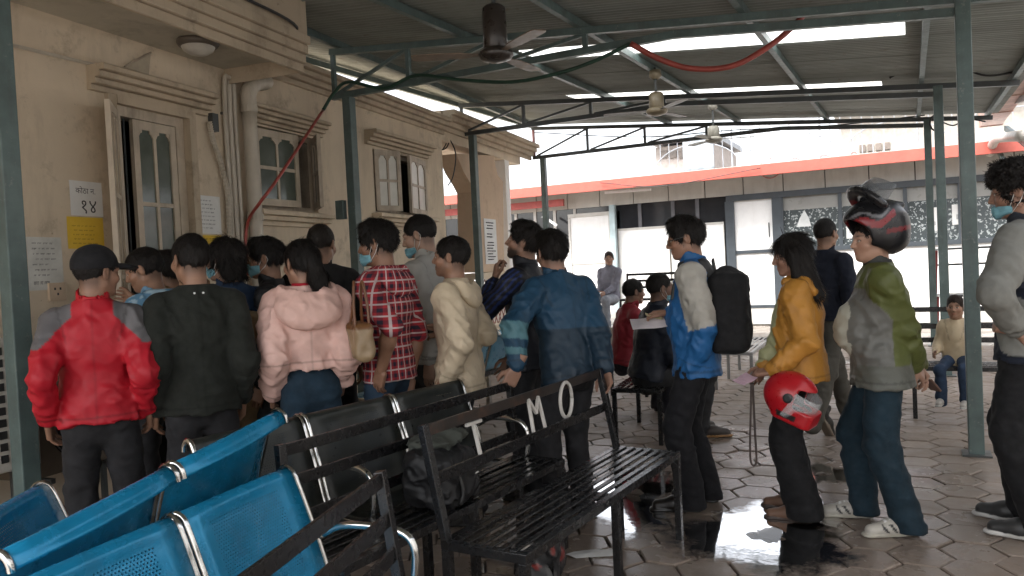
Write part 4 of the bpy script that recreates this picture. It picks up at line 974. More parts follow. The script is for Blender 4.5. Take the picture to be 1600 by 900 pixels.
# ------------------------------------------------------------------ figure modelling: distance fields turned into meshes
_T = np.random.RandomState(11).rand(32, 32, 32).astype(np.float32)
def vnoise(P):
    i = np.floor(P).astype(np.int32); f = (P-i).astype(np.float32); f = f*f*(3-2*f)
    i0 = i & 31; i1 = (i+1) & 31
    x0, y0, z0 = i0.T; x1, y1, z1 = i1.T; fx, fy, fz = f.T
    a = _T[x0, y0, z0]*(1-fx)+_T[x1, y0, z0]*fx; b = _T[x0, y1, z0]*(1-fx)+_T[x1, y1, z0]*fx
    c = _T[x0, y0, z1]*(1-fx)+_T[x1, y0, z1]*fx; d = _T[x0, y1, z1]*(1-fx)+_T[x1, y1, z1]*fx
    a = a*(1-fy)+b*fy; c = c*(1-fy)+d*fy
    return a*(1-fz)+c*fz
A3 = lambda *v: np.array(v, np.float32)
class SDF:
    def __init__(s, lo, hi, h):
        s.h = h; s.lo = np.array(lo, np.float32); n = np.ceil((np.array(hi)-s.lo)/h).astype(int)+1
        s.ax = [s.lo[i]+h*np.arange(n[i], dtype=np.float32) for i in range(3)]; s.n = n
        s.d = np.full(n, .5, np.float32)
    def sub(s, lo, hi):
        sl = []
        for i in range(3):
            a = max(0, int((lo[i]-s.lo[i])/s.h)); b = min(s.n[i], int((hi[i]-s.lo[i])/s.h)+2); sl.append(slice(a, max(a, b)))
        return tuple(sl), s.ax[0][sl[0]][:, None, None], s.ax[1][sl[1]][None, :, None], s.ax[2][sl[2]][None, None, :]
    def put(s, sl, b, k, op):
        a = s.d[sl]
        if op == 'u':
            if k <= 0: s.d[sl] = np.minimum(a, b)
            else:
                h = np.clip(.5+.5*(b-a)/k, 0, 1); s.d[sl] = b*(1-h)+a*h-k*h*(1-h)
        else:
            b = -b
            if k <= 0: s.d[sl] = np.maximum(a, b)
            else:
                h = np.clip(.5-.5*(b-a)/k, 0, 1); s.d[sl] = b*(1-h)+a*h+k*h*(1-h)
    def cap(s, a, b, ra, rb=None, k=.02, flat=None, op='u', ring=None):
        a = A3(*a); b = A3(*b); rb = ra if rb is None else rb; r = max(ra, rb)+k+2.5*s.h+.01
        sl, X, Y, Z = s.sub(np.minimum(a, b)-r, np.maximum(a, b)+r)
        if s.d[sl].size == 0: return s
        px, py, pz = X-a[0], Y-a[1], Z-a[2]; ba = b-a
        if flat is not None:
            n, sc = flat; n = A3(*n); n /= np.linalg.norm(n); q = (px*n[0]+py*n[1]+pz*n[2])*(sc-1)
            px, py, pz = px+q*n[0], py+q*n[1], pz+q*n[2]; ba = ba+n*(ba@n)*(sc-1)
        L = float(ba@ba)+1e-12
        t = np.clip((px*ba[0]+py*ba[1]+pz*ba[2])/L, 0, 1)
        d = np.sqrt((px-t*ba[0])**2+(py-t*ba[1])**2+(pz-t*ba[2])**2)-(ra+(rb-ra)*t)
        if ring is not None:
            amp, frq, ph = ring; LL = float(np.linalg.norm(b-a)); full = np.broadcast_arrays(t, px, py, pz)
            q0, q1, q2, q3 = (x.ravel() for x in full); m_ = np.abs(d.ravel()) < .035; nn = np.zeros(q0.shape, np.float32)
            Q = np.stack([q0*LL*frq+ph*3.7, (q1+.4*q3*0)*6.5+ph, q2*6.5+2*ph], 1)[m_]
            Q[:, 0] += 1.8*vnoise(np.stack([q1, q2, q0*LL], 1)[m_]*7+ph)
            n1 = vnoise(Q); n2 = vnoise(Q*np.array([2.1, 1.6, 1.6])+5)
            nn[m_] = amp*((1-np.abs(2*n1-1))**1.5*2.0+(1-np.abs(2*n2-1))*.7-1.55)*np.clip(.45+1.1*np.abs(2*q0[m_]-1)**1.2, 0, 1.2); d = d-nn.reshape(d.shape)
        s.put(sl, d, k, op); return s
    def ell(s, c, r, k=.02, R=None, op='u'):
        c = A3(*c); r = A3(*r); m = float(r.max())+k+2.5*s.h
        sl, X, Y, Z = s.sub(c-m, c+m)
        if s.d[sl].size == 0: return s
        px, py, pz = X-c[0], Y-c[1], Z-c[2]
        if R is not None:
            R = np.array(R, np.float32)
            px, py, pz = (px*R[0, i]+py*R[1, i]+pz*R[2, i] for i in range(3))
        q = np.sqrt((px/r[0])**2+(py/r[1])**2+(pz/r[2])**2)
        q2 = np.sqrt((px/r[0]**2)**2+(py/r[1]**2)**2+(pz/r[2]**2)**2)+1e-6
        s.put(sl, q*(q-1)/q2, k, op); return s
    def rbox(s, c, half, rad, k=.01, R=None, op='u'):
        c = A3(*c); h = A3(*half); m = float(np.linalg.norm(h))+rad+k+2.5*s.h
        sl, X, Y, Z = s.sub(c-m, c+m)
        if s.d[sl].size == 0: return s
        p = [X-c[0], Y-c[1], Z-c[2]]
        if R is not None:
            R = np.array(R, np.float32); p = [p[0]*R[0, i]+p[1]*R[1, i]+p[2]*R[2, i] for i in range(3)]
        q = [np.abs(p[i])-h[i] for i in range(3)]
        d = np.sqrt(sum(np.maximum(x, 0)**2 for x in q))+np.minimum(np.maximum(np.maximum(q[0], q[1]), q[2]), 0)-rad
        s.put(sl, d, k, op); return s
    def plane(s, p, n, wav=None):
        """keep the side where (x-p).n < 0"""
        n = A3(*n); n /= np.linalg.norm(n)
        X, Y, Z = s.ax[0][:, None, None], s.ax[1][None, :, None], s.ax[2][None, None, :]
        d = (X-p[0])*n[0]+(Y-p[1])*n[1]+(Z-p[2])*n[2]
        if wav: d = d+wav*np.sin(X*23+1)*np.sin(Y*19+2)
        s.d = np.maximum(s.d, d); return s
    def disp(s, fn, band=.035):
        idx = np.nonzero(np.abs(s.d) < band)
        P = np.stack([s.ax[i][idx[i]] for i in range(3)], 1)
        s.d[idx] -= fn(P).astype(np.float32); return s
    def copy(s):
        o = SDF.__new__(SDF); o.h = s.h; o.lo = s.lo; o.ax = s.ax; o.n = s.n; o.d = s.d.copy(); return o
    def mesh(s):
        d = s.d.copy(); d[0] = d[-1] = .1; d[:, 0] = d[:, -1] = .1; d[:, :, 0] = d[:, :, -1] = .1
        ins = d < 0; c = d.shape
        corner = [(i, j, k) for i in (0, 1) for j in (0, 1) for k in (0, 1)]
        cnt = sum(ins[i:c[0]-1+i, j:c[1]-1+j, k:c[2]-1+k].astype(np.int8) for i, j, k in corner)
        act = (cnt > 0) & (cnt < 8); ci = np.argwhere(act)
        if len(ci) == 0: return np.zeros((0, 3)), np.zeros((0, 4), int)
        vid = np.full(act.shape, -1, np.int32); vid[act] = np.arange(len(ci))
        acc = np.zeros((len(ci), 3)); num = np.zeros(len(ci))
        val = {q: d[ci[:, 0]+q[0], ci[:, 1]+q[1], ci[:, 2]+q[2]] for q in corner}
        for q in corner:
            for ax in range(3):
                if q[ax] == 0:
                    r = list(q); r[ax] = 1; r = tuple(r); a, b = val[q], val[r]; m_ = (a < 0) != (b < 0)
                    t = np.where(m_, a/(a-b+1e-12), 0); pt = np.tile(np.array(q, float), (len(ci), 1)); pt[:, ax] += t
                    acc[m_] += pt[m_]; num[m_] += 1
        V = (ci+acc/num[:, None])*s.h+s.lo
        F = []
        for ax in range(3):
            b1, b2 = [(1, 2), (2, 0), (0, 1)][ax]
            s0 = [slice(1, -1)]*3; s0[ax] = slice(0, c[ax]-1); s1 = list(s0); s1[ax] = slice(1, c[ax])
            a = ins[tuple(s0)]; b = ins[tuple(s1)]; ch = np.argwhere(a != b)
            if len(ch) == 0: continue
            fl = a[ch[:, 0], ch[:, 1], ch[:, 2]]
            e = ch.copy(); 
            for x in range(3):
                if x != ax: e[:, x] += 1
            def cell(o1, o2):
                q = e.copy(); q[:, b1] -= o1; q[:, b2] -= o2; return vid[q[:, 0], q[:, 1], q[:, 2]]
            f = np.stack([cell(1, 1), cell(0, 1), cell(0, 0), cell(1, 0)], 1)
            f[~fl] = f[~fl][:, ::-1]; F.append(f)
        return V, np.concatenate(F)
def join_parts(parts):
    Vs, Fs, Cs, o = [], [], [], 0
    for V, F, C in parts:
        Vs.append(V); Fs.append(F+o); Cs.append(C); o += len(V)
    return np.concatenate(Vs), np.concatenate(Fs), np.concatenate(Cs)
def colour(V, c):
    if callable(c): c = c(V)
    c = np.asarray(c, float)
    return np.tile(c, (len(V), 1)) if c.ndim == 1 else c
def np_mesh(name, V, F, C, mat, parent, smooth=True, world=False):
    me = bpy.data.meshes.new(name); nv, nf = len(V), len(F); w_ = F.shape[1]
    me.vertices.add(nv); me.vertices.foreach_set('co', V.astype(np.float32).ravel())
    me.loops.add(nf*w_); me.loops.foreach_set('vertex_index', F.astype(np.int32).ravel())
    me.polygons.add(nf); me.polygons.foreach_set('loop_start', np.arange(0, nf*w_, w_, dtype=np.int32)); me.polygons.foreach_set('loop_total', np.full(nf, w_, np.int32))
    me.update(calc_edges=True); me.validate()
    if C is not None:
        at = me.color_attributes.new('Col', 'FLOAT_COLOR', 'POINT'); C4 = np.ones((nv, 4), np.float32); C4[:, :3] = C; at.data.foreach_set('color', C4.ravel())
    if smooth: me.polygons.foreach_set('use_smooth', np.ones(nf, bool))
    return link(name, me, mat, parent, world)
def attr_mat(name, rough, sheen=0., bmp=.1, bsc=220, spec=.4, var=.12, sss=0., folds=0.):
    mt, nt, bs = base_mat(name); at = _n(nt, 'ShaderNodeAttribute'); at.attribute_name = 'Col'
    co = coords(nt); n1 = noise(nt, co, 14, 5)
    v = ramp(nt, n1, .3, .7, 1-var, 1+var)
    mul = _n(nt, 'ShaderNodeVectorMath', operation='SCALE'); nt.links.new(at.outputs[0], mul.inputs[0]); nt.links.new(v, mul.inputs['Scale'])
    nt.links.new(mul.outputs[0], bs.inputs['Base Color'])
    nt.links.new(ramp(nt, noise(nt, co, 30, 3), .3, .7, rough*.85, min(1, rough*1.15)), bs.inputs['Roughness'])
    bs.inputs['Specular IOR Level'].default_value = spec
    if sheen: bs.inputs['Sheen Weight'].default_value = sheen
    if sss: bs.inputs['Subsurface Weight'].default_value = sss; bs.inputs['Subsurface Radius'].default_value = (.012, .005, .003); bs.inputs['Subsurface Scale'].default_value = .6
    if bmp:
        b1 = _n(nt, 'ShaderNodeBump'); b1.inputs['Strength'].default_value = bmp; b1.inputs['Distance'].default_value = .002
        nt.links.new(noise(nt, co, bsc, 3), b1.inputs['Height'])
        if folds:
            r_ = _n(nt, 'ShaderNodeTexNoise', noise_type='RIDGED_MULTIFRACTAL'); r_.inputs['Scale'].default_value = 8; r_.inputs['Detail'].default_value = 3.5; r_.inputs['Distortion'].default_value = .9
            nt.links.new(co, r_.inputs['Vector']); b2 = _n(nt, 'ShaderNodeBump'); b2.inputs['Strength'].default_value = folds; b2.inputs['Distance'].default_value = .028
            nt.links.new(r_.outputs[0], b2.inputs['Height']); nt.links.new(b1.outputs[0], b2.inputs['Normal']); nt.links.new(b2.outputs[0], bs.inputs['Normal'])
        else: nt.links.new(b1.outputs[0], bs.inputs['Normal'])
    return mt
SKIN = attr_mat('skin', .48, bmp=.12, bsc=160, var=.10)
COTTON = attr_mat('cotton cloth', .9, .02, .25, 320, .25, folds=.6)
NYLON = attr_mat('nylon shell cloth', .55, .0, .12, 200, .35, .08, folds=.8)
DENIM = attr_mat('denim cloth', .88, .02, .3, 420, .25, .22, folds=.5)
LEATHER = attr_mat('leather', .35, 0, .2, 120, .5)
SHOEM = attr_mat('shoe material', .5, 0, .15, 160, .4)
PLASTIC = attr_mat('moulded plastic', .3, 0, .03, 60, .5, .06)
hm, nt, bs = base_mat('dark hair'); co = coords(nt, False, (1, 1, .16))
at = _n(nt, 'ShaderNodeAttribute'); at.attribute_name = 'Col'
sv = ramp(nt, noise(nt, co, 190, 3), .3, .7, .5, 1.6); mul = _n(nt, 'ShaderNodeVectorMath', operation='SCALE'); nt.links.new(at.outputs[0], mul.inputs[0]); nt.links.new(sv, mul.inputs['Scale'])
nt.links.new(mul.outputs[0], bs.inputs['Base Color']); bs.inputs['Roughness'].default_value = .55; bs.inputs['Specular IOR Level'].default_value = .22
bump(nt, bs, noise(nt, co, 210, 4, .7), .8, .004); HAIR = hm
# plaid shirt cloth: checks woven from angle about the body and height
pm_, nt, bs = base_mat('red plaid cloth'); tc = _n(nt, 'ShaderNodeTexCoord'); sx = _n(nt, 'ShaderNodeSeparateXYZ'); nt.links.new(tc.outputs['Object'], sx.inputs[0])
ang = math_node(nt, 'MULTIPLY', math_node(nt, 'ARCTAN2', sx.outputs[0], sx.outputs[1]), .19)
def stripe(v, per, lo, hi, off=0):
    f = math_node(nt, 'FRACT', math_node(nt, 'ADD', math_node(nt, 'DIVIDE', v, per), off)); return math_node(nt, 'MULTIPLY', math_node(nt, 'GREATER_THAN', f, lo), math_node(nt, 'LESS_THAN', f, hi))
zz = math_node(nt, 'ADD', sx.outputs[2], 5.0); aa = math_node(nt, 'ADD', ang, 5.0)
c = (.34, .022, .03)
dk = math_node(nt, 'MULTIPLY', math_node(nt, 'ADD', stripe(aa, .062, .0, .34), stripe(zz, .062, .0, .34)), .5)
c = mixc(nt, dk, c, (.018, .014, .03))
c = mixc(nt, math_node(nt, 'MULTIPLY', math_node(nt, 'MAXIMUM', stripe(aa, .062, .60, .74), stripe(zz, .062, .60, .74)), .85), c, (.52, .47, .46))
nt.links.new(c, bs.inputs['Base Color']); bs.inputs['Roughness'].default_value = .9; PLAID = pm_

def wr(P, sd, f=9., amp=.008, zs=1.):
    Q = P*np.array([1, 1, zs])+sd*1.37; w_ = vnoise(Q*4.1)*1.6
    sk = np.stack([Q[:, 0]+.5*Q[:, 2], Q[:, 1]-.4*Q[:, 2], Q[:, 2]*.75], 1)
    n1 = vnoise(sk*f+w_[:, None]*1.6); n2 = vnoise(sk*f*2.2+7+w_[:, None]*2.2); n3 = vnoise(Q*f*4.3+3+w_[:, None])
    return amp*((1-np.abs(2*n1-1))**1.6*1.5+(1-np.abs(2*n2-1))**1.6*.8+(n3-.5)*.35-.95)
def rotz(a): c, s_ = math.cos(a), math.sin(a); return np.array([[c, -s_, 0], [s_, c, 0], [0, 0, 1.]])
def rotx(a): c, s_ = math.cos(a), math.sin(a); return np.array([[1, 0, 0], [0, c, -s_], [0, s_, c]])
def roty(a): c, s_ = math.cos(a), math.sin(a); return np.array([[c, 0, s_], [0, 1, 0], [-s_, 0, c]])
def unit(v): v = np.asarray(v, float); return v/(np.linalg.norm(v)+1e-9)
def ik(S, T, l1, l2, hint):
    S, T = np.asarray(S, float), np.asarray(T, float); v = T-S; L = np.linalg.norm(v)
    L2 = min(L, (l1+l2)*.998); u = v/(L+1e-9); T = S+u*L2
    a = (l1*l1-l2*l2+L2*L2)/(2*L2); h = math.sqrt(max(0, l1*l1-a*a)); hv = np.asarray(hint, float); hv = hv-u*(hv@u); hv = unit(hv)
    return S+u*a+hv*h, T
def head_field(Nl, h, female=False, fat=0., nose=1.):
    s = SDF((-.115, -.125, -.20), (.115, .14, .135), h)
    s.ell((0, -.012, .028), (.0735, .0955, .089), .0)
    s.ell((0, .028, -.035), (.0605+fat, .066+fat*.5, .085+fat), .03)
    s.cap((-.048, .005, -.062), (-.016, .066, -.094), .019+fat, .018, .022); s.cap((.048, .005, -.062), (.016, .066, -.094), .019+fat, .018, .022)
    s.ell((0, .074, -.097), (.021, .017, .016), .018)
    s.cap((-.036, .080, .018), (.036, .080, .018), .0125, .0125, .016)
    for sx_ in (-1, 1):
        s.ell((sx_*.041, .060, -.030), (.026+fat, .026, .024), .022)
        s.ell((sx_*.031, .099, -.003), (.0185, .017, .0115), .012, op='s')
        s.ell((sx_*.0795, -.006, -.008), (.0085, .021, .033), .008, R=rotz(sx_*.35)@rotx(-.15)); s.ell((sx_*.087, .0, -.004), (.006, .012, .02), .004, op='s')
    s.cap((0, .091, .010), (0, .110*nose if nose > 1 else .110, -.030), .0075, .0115, .012); s.ell((-.0125, .099, -.036), (.009, .010, .008), .008); s.ell((.0125, .099, -.036), (.009, .010, .008), .008)
    s.ell((0, .087, -.0615), (.025, .012, .0065), .008); s.ell((0, .086, -.0735), (.021, .012, .0075), .007); s.ell((0, .102, -.0672), (.026, .010, .0016), .003, op='s')
    for sx_ in (-1, 1): s.ell((sx_*.031, .0785, -.003), (.0125, .0125, .0105), .003)
    a = np.array((0, -.022, -.055)); b = np.asarray(Nl)
    s.cap(a, b, .055 if not female else .047, .062 if not female else .052, .03)
    return s
def skin_col(base, beard=0., grey=False):
    base = np.array(base)
    def f(V):
        x, y, z = V.T; ax = np.abs(x); C = np.tile(base, (len(V), 1))
        def mixm(mask, col, a=1.): 
            nonlocal C; w_ = np.clip(mask, 0, 1)[:, None]*a; C = C*(1-w_)+np.array(col)*w_
        mixm(np.exp(-(((ax-.034)/.021)**2+((z-.024)/.0055)**2))*(y > .06), (.012, .009, .008), .9)         # brows
        lip = np.exp(-((x/.026)**2+((z+.067)/.009)**2)**2)*(y > .07); mixm(lip, base*np.array([1.0, .62, .60]), .75)
        e = ((ax-.031)/.0125)**2+((z+.003)/.0062)**2; eye = (e < 1)*(y > .074); mixm(eye*1., (.55, .52, .48), .95)
        ir = (((ax-.031)/.0058)**2+((z+.003)/.0058)**2 < 1)*(y > .08); mixm(ir*1., (.01, .008, .007))
        lid = (e >= .8)*(e < 1.9)*(z > -.003)*(y > .07); mixm(lid*1., (.03, .02, .015), .7)
        st = np.clip((-.045-z)/.02, 0, 1)*np.clip((y+.0)/.03, 0, 1)*(z > -.125); st = np.maximum(st, np.exp(-((x/.03)**2+((z+.05)/.006)**2))*(y > .075))
        mixm(st*(1-lip), (.02, .016, .014), beard)
        mixm(np.clip((-.015-y)/.02, 0, 1)*np.clip((z+.100)/.045, 0, 1), (.03, .02, .016), .6); mixm((ax > .055)*np.clip(1-np.abs(y-.018)/.018, 0, 1)*np.clip((z+.055)/.03, 0, 1)*(z < .05), (.02, .016, .014), .6)
        mixm(np.exp(-(((ax-.05)/.02)**2+((z+.03)/.02)**2))*(y > .03), base*np.array([1.12, .9, .86]), .4)
        return C
    return f
def hair_field(style, h, sd):
    s = SDF((-.15, -.17, -.30 if style in ('long', 'pony', 'shag') else -.16), (.15, .15, .18), h)
    t = {'short': .006, 'crop': .003, 'full': .010, 'curly': .024, 'shag': .016, 'long': .012, 'pony': .007, 'quiff': .010, 'cap': .004}[style]
    s.ell((0, -.014, .030), (.0755+t*.8, .098+t, .091+t), 0)
    if style in ('full', 'quiff', 'curly'): s.ell((0, .03, .098), (.06, .06, .03+t*.5), .03)
    nape = {'crop': -.055, 'short': -.070, 'full': -.085, 'curly': -.08, 'shag': -.125, 'quiff': -.07, 'cap': -.07}.get(style, -.09)
    if style == 'shag':
        s.cap((-.055, -.045, -.02), (-.05, -.065, -.11), .05, .035, .03); s.cap((.055, -.045, -.02), (.05, -.065, -.11), .05, .035, .03); s.cap((0, -.07, -.03), (0, -.085, -.12), .05, .04, .03)
    if style == 'long':
        for x_ in (-.06, -.025, .02, .06): s.cap((x_, -.05, .0), (x_*1.35, -.085, -.27), .046, .040, .03)
        s.cap((-.07, .0, .03), (-.085, .01, -.16), .032, .024, .03); s.cap((.07, .0, .03), (.085, .01, -.16), .032, .024, .03); nape = -.29
    if style == 'pony':
        s.cap((0, -.09, .045), (.004, -.118, .015), .034, .032, .02); s.cap((.004, -.118, .015), (.012, -.122, -.10), .034, .050, .02); s.cap((.012, -.122, -.10), (.02, -.11, -.27), .050, .012, .02); nape = -.29
    s.ell((0, .118, -.045), (.088, .098, .108), .008, op='s')
    if style not in ('long',):
        for sx_ in (-1, 1): s.ell((sx_*.088, .006, -.03), (.03, .032 if style != 'shag' else .02, .045), .008, op='s')
    s.plane((0, 0, nape), (0, -.25, -1))
    if style in ('pony',):
        pass
    amp = {'crop': .0012, 'short': .0025, 'full': .0035, 'curly': .009, 'shag': .006, 'long': .004, 'pony': .002, 'quiff': .004, 'cap': .0015}[style]
    f = {'curly': 55, 'shag': 38}.get(style, 48)
    sq = np.array([1, 1, .35]) if style in ('long', 'pony', 'shag') else np.array([1, 1, .8])
    s.disp(lambda P: amp*1.6*(vnoise(P*sq*f+sd)-.5)*2+amp*(vnoise(P*sq*f*2.6+sd+3)-.5)*2, .03)
    return s
def hand_mesh(h, curl=.35, spread=.0, ts=1, thumb=.3):
    s = SDF((-.085, -.10, -.11), (.085, .215, .05), h)
    s.rbox((0, .050, 0), (.029, .034, .0035), .0105, .01)
    s.cap((0, -.10, 0), (0, .0, 0), .0285, .024, .02, flat=((0, 0, 1), 1.3)); s.cap((0, .0, 0), (0, .03, -.001), .024, .028, .015, flat=((0, 0, 1), 1.6))
    s.ell((ts*.026, .035, -.009), (.017, .028, .013), .012)
    L = {-1: 0}; fl = [(.030, .068, .0088), (.010, .077, .009), (-.010, .072, .0088), (-.029, .056, .0078)]
    for i, (x, ln, r) in enumerate(fl):
        p = np.array((ts*x, .088-(.004 if i in (0, 2) else .010 if i == 3 else 0), -.001)); a = curl*(.55+.12*i); sp = spread*ts*(1.5-i)*.5
        for j, fr_ in enumerate((.45, .30, .25)):
            dv = np.array((math.sin(sp), math.cos(a)*math.cos(sp), -math.sin(a))); q = p+dv*ln*fr_
            s.cap(p, q, r*(1-.08*j), r*(1-.08*(j+1)), .004); p = q; a += curl*(.95 if j == 0 else .7)
    p0 = np.array((ts*.026, .022, -.010)); p1 = p0+np.array((ts*.026, .030, -.012-.02*thumb)); p2 = p1+np.array((ts*(.012-.02*thumb), .030, -.012*thumb-.004)); p3 = p2+np.array((ts*(.002-.02*thumb), .022, -.008*thumb-.004))
    s.cap(p0, p1, .0145, .011, .008); s.cap(p1, p2, .011, .0098, .005); s.cap(p2, p3, .0098, .0078, .004)
    return s.mesh()
PEOPLE = {}
def add_strands(V, F, style, n):
    rs = np.random.RandomState(len(PEOPLE)+5); f = rs.randint(0, len(F), n); q = V[F[f]]; p = q.mean(1)
    nm = np.cross(q[:, 2]-q[:, 0], q[:, 3]-q[:, 1]); nm /= np.linalg.norm(nm, axis=1)[:, None]+1e-9
    ok = (p[:, 2] > -.30); nm[(nm*(p-np.array((0, -.02, .02)))).sum(1) < 0] *= -1
    if style in ('long', 'pony'): fl = np.tile(np.array((0, -.25, -1.)), (n, 1)); fl[p[:, 2] > .05] = (p-np.array((0, .02, .13)))[p[:, 2] > .05]
    else: fl = p-np.array((.01, -.035, .115)); fl[:, 2] -= .03
    fl /= np.linalg.norm(fl, axis=1)[:, None]+1e-9
    jit = {'curly': 1.2, 'shag': .5, 'full': .35, 'quiff': .4}.get(style, .3); fl = fl+rs.randn(n, 3)*jit*.5
    fl -= nm*(fl*nm).sum(1)[:, None]; fl /= np.linalg.norm(fl, axis=1)[:, None]+1e-9
    ln = {'crop': .010, 'short': .020, 'full': .030, 'curly': .022, 'shag': .045, 'long': .07, 'pony': .05, 'quiff': .032, 'cap': .01}[style]*rs.uniform(.5, 1.3, n)[:, None]
    lift = {'curly': .008, 'full': .003, 'quiff': .004, 'shag': .005}.get(style, .002)*rs.uniform(.2, 1.6, n)[:, None]
    sd = np.cross(fl, nm)*rs.uniform(.0008, .0017, n)[:, None]
    a = p-nm*.0015; b = p+fl*ln*.5+nm*lift; c = p+fl*ln+nm*lift*rs.uniform(-.2, 1.2, n)[:, None]+np.array((0, 0, -.15))*ln*.3
    R = np.stack([a-sd, a+sd, b+sd, b-sd, c+sd*.3, c-sd*.3], 1).reshape(-1, 3); o = len(V)+6*np.arange(n)[:, None]
    G = np.concatenate([o+np.array([0, 1, 2, 3]), o+np.array([3, 2, 4, 5])])
    return np.concatenate([V, R]), np.concatenate([F, G])
def arm_mask(info, V, rad=.088, upper=False, t0=-.12, t1=1.):
    m = np.zeros(len(V), bool)
    for sd_ in (-1, 1):
        S, E, W = info['arm'][sd_]
        for i, (A_, B_) in enumerate(((S, E), (E, W))):
            if upper and i: continue
            ba = B_-A_; t = ((V-A_)@ba)/(ba@ba); r = np.linalg.norm(V-(A_+np.clip(t, 0, 1)[:, None]*ba), axis=1); m |= (r < rad)*(t > (t0 if i == 0 else -.6))*(t < ((t1 if upper else 1.5) if i == 0 else 1.5))
    return m
def seams(info, V, C, hem, k, every=True):
    z = (V-info['pel'])@info['up']-hem*k; C = C.copy(); C[np.abs(z-.035) < .005] *= .62
    C[(np.abs(V[:, 0]) < .0045)*(V[:, 1] < 0)*(np.abs(V[:, 0]) < .2)] *= .8
    for sd_ in (-1, 1):
        S, E, W = info['arm'][sd_]; ba = W-E; t = ((V-E)@ba)/(ba@ba); r = np.linalg.norm(V-(E+np.clip(t, 0, 1)[:, None]*ba), axis=1); C[(r < .10)*(np.abs(t-.84) < .02)] *= .65
        d = (V-S)@unit(np.array((sd_, 0, -.25))); rr = np.linalg.norm(V-S, axis=1); C[(rr < .15)*(np.abs(d+.03) < .005)] *= .68
    return C
def person(key, label, px, py, d, a, H=None, z0=0., skin=(.30, .165, .105), hair='short', hairc=(.012, .010, .009), hy=0, hp=0, beard=0., fat=0., female=False,
           lean=0., tw=0., sit=None, hands={}, feet=None, shoulders=.172, bulk=1., belly=0.,
           top=None, legs=None, shoes=None, mask=None, res=1., headk=1., hcurl=(.4, .4), hdir={}, hthumb=.3, group=None, pos=None, stance=.10, elbow={}):
    P = atd(px, py, d) if pos is None else Vector(pos)
    if H is None: H = P.z-z0
    k = H/1.70; los = math.atan2(P.y, P.x)
    rz = los-math.pi/2+math.radians(a)
    root = thing('person', label, 'person', (P.x, P.y, z0), rz, group)
    Mi = np.array(root.matrix_basis.inverted())
    def loc(w_): q = Mi @ np.array((*w_, 1.)); return q[:3]
    def L(v):
        if len(v) == 3 and v[0] > 5: return loc(atd(*v))        # picture position and distance
        return np.array(v, float)*1.
    cl, sl_ = math.cos(lean), math.sin(lean); up = np.array((0, sl_, cl)); fw = np.array((0, cl, -sl_))
    pelz = .93*k if sit is None else sit+.085
    # keep the head over the given spot: shift pelvis back by the lean
    pel = np.array((0, -sl_*.5*k if sit is None else 0, pelz)); N = pel+up*.505*k; chest = pel+up*.30*k
    sr = np.array((math.cos(tw), math.sin(tw), 0))
    Sh = {-1: N-sr*shoulders*k-up*.078*k, 1: N+sr*shoulders*k-up*.078*k}
    Rh = rotz(math.radians(hy)) @ rotx(-math.radians(hp)-lean*.35); HK = k*headk if k > .8 else k*headk
    HC = N+up*.06*k+Rh @ np.array((0, .022, .097))*HK
    # arms
    arm = {}
    for sd_ in (-1, 1):
        tg = hands.get('L' if sd_ < 0 else 'R'); S = Sh[sd_]
        T = L(tg) if tg is not None else S+np.array((sd_*.015, .05, -.52))*k
        hint = elbow.get('L' if sd_ < 0 else 'R', (sd_*.12, -1, -.25)); E, W = ik(S, T, .295*k, .255*k, hint); arm[sd_] = (S, E, W)
    # legs
    leg = {}
    for sd_ in (-1, 1):
        hp_ = pel+np.array((sd_*.088*k, 0, -.03*k))
        if feet: ft = np.array(feet[0 if sd_ < 0 else 1][:3], float)
        elif sit is not None: ft = np.array((sd_*.13, .44, .0))
        else: ft = np.array((sd_*stance, .02*sd_, 0.))
        an = ft+np.array((0, -.055*k, .085*k)); K, an = ik(hp_, an, .425*k, .415*k, (sd_*.12, 1, 0.)); leg[sd_] = (hp_, K, an, ft)
    info = dict(root=root, HC=HC, Rh=Rh, HK=HK, arm=arm, leg=leg, pel=pel, N=N, up=up, fw=fw, k=k, chest=chest, loc=loc, Sh=Sh, rz=rz)
    hh = .0052*res
    # ---- body (skin)
    parts = []
    Nl = Rh.T @ (N-up*.02*k-HC)/HK; s = head_field(Nl, hh/ max(.7, HK) , female, fat); hf = s
    V, F = s.mesh(); C = skin_col(skin, beard)(V); parts.append((HC+(V*HK) @ Rh.T, F, C))
    for sd_ in (-1, 1):
        S, E, W = arm[sd_]; dv = unit(W-E); key_ = 'L' if sd_ < 0 else 'R'
        nv = np.array((sd_, .15, 0.))
        if key_ in hdir: dv = unit(hdir[key_][0]); nv = np.array(hdir[key_][1], float)
        nv = unit(nv-dv*(nv@dv)); xv = np.cross(dv, nv); R = np.stack([xv, dv, nv], 1)
        V, F = hand_mesh(.0048*res, hcurl[0 if sd_ < 0 else 1], .1, -sd_, hthumb); hs2 = k*(.92 if female else 1.)
        parts.append((W+(V*hs2) @ R.T, F, colour(V, np.array(skin)*.92)))
        info['hand'+key_] = (W+R @ np.array((0, .08, -.02))*hs2, R)
    s = SDF((-.42, -.45, -.02), (.42, .65, N[2]+.05), .034)
    s.cap(pel, chest, .10*k, .115*k, .03, flat=(fw, 1.5)); s.cap(chest, N-up*.04, .115*k, .06*k, .03, flat=(fw, 1.4)); s.cap(Sh[-1], Sh[1], .042*k, None, .03)
    for sd_ in (-1, 1):
        S, E, W = arm[sd_]; s.cap(S, E, .036*k, .026*k, .02); s.cap(E, W, .026*k, .022*k, .02)
        a_, b_, c_, f_ = leg[sd_]; s.cap(a_, b_, .066*k, .048*k, .02); s.cap(b_, c_, .046*k, .032*k, .02)
    V, F = s.mesh(); parts.append((V, F, colour(V, skin)))
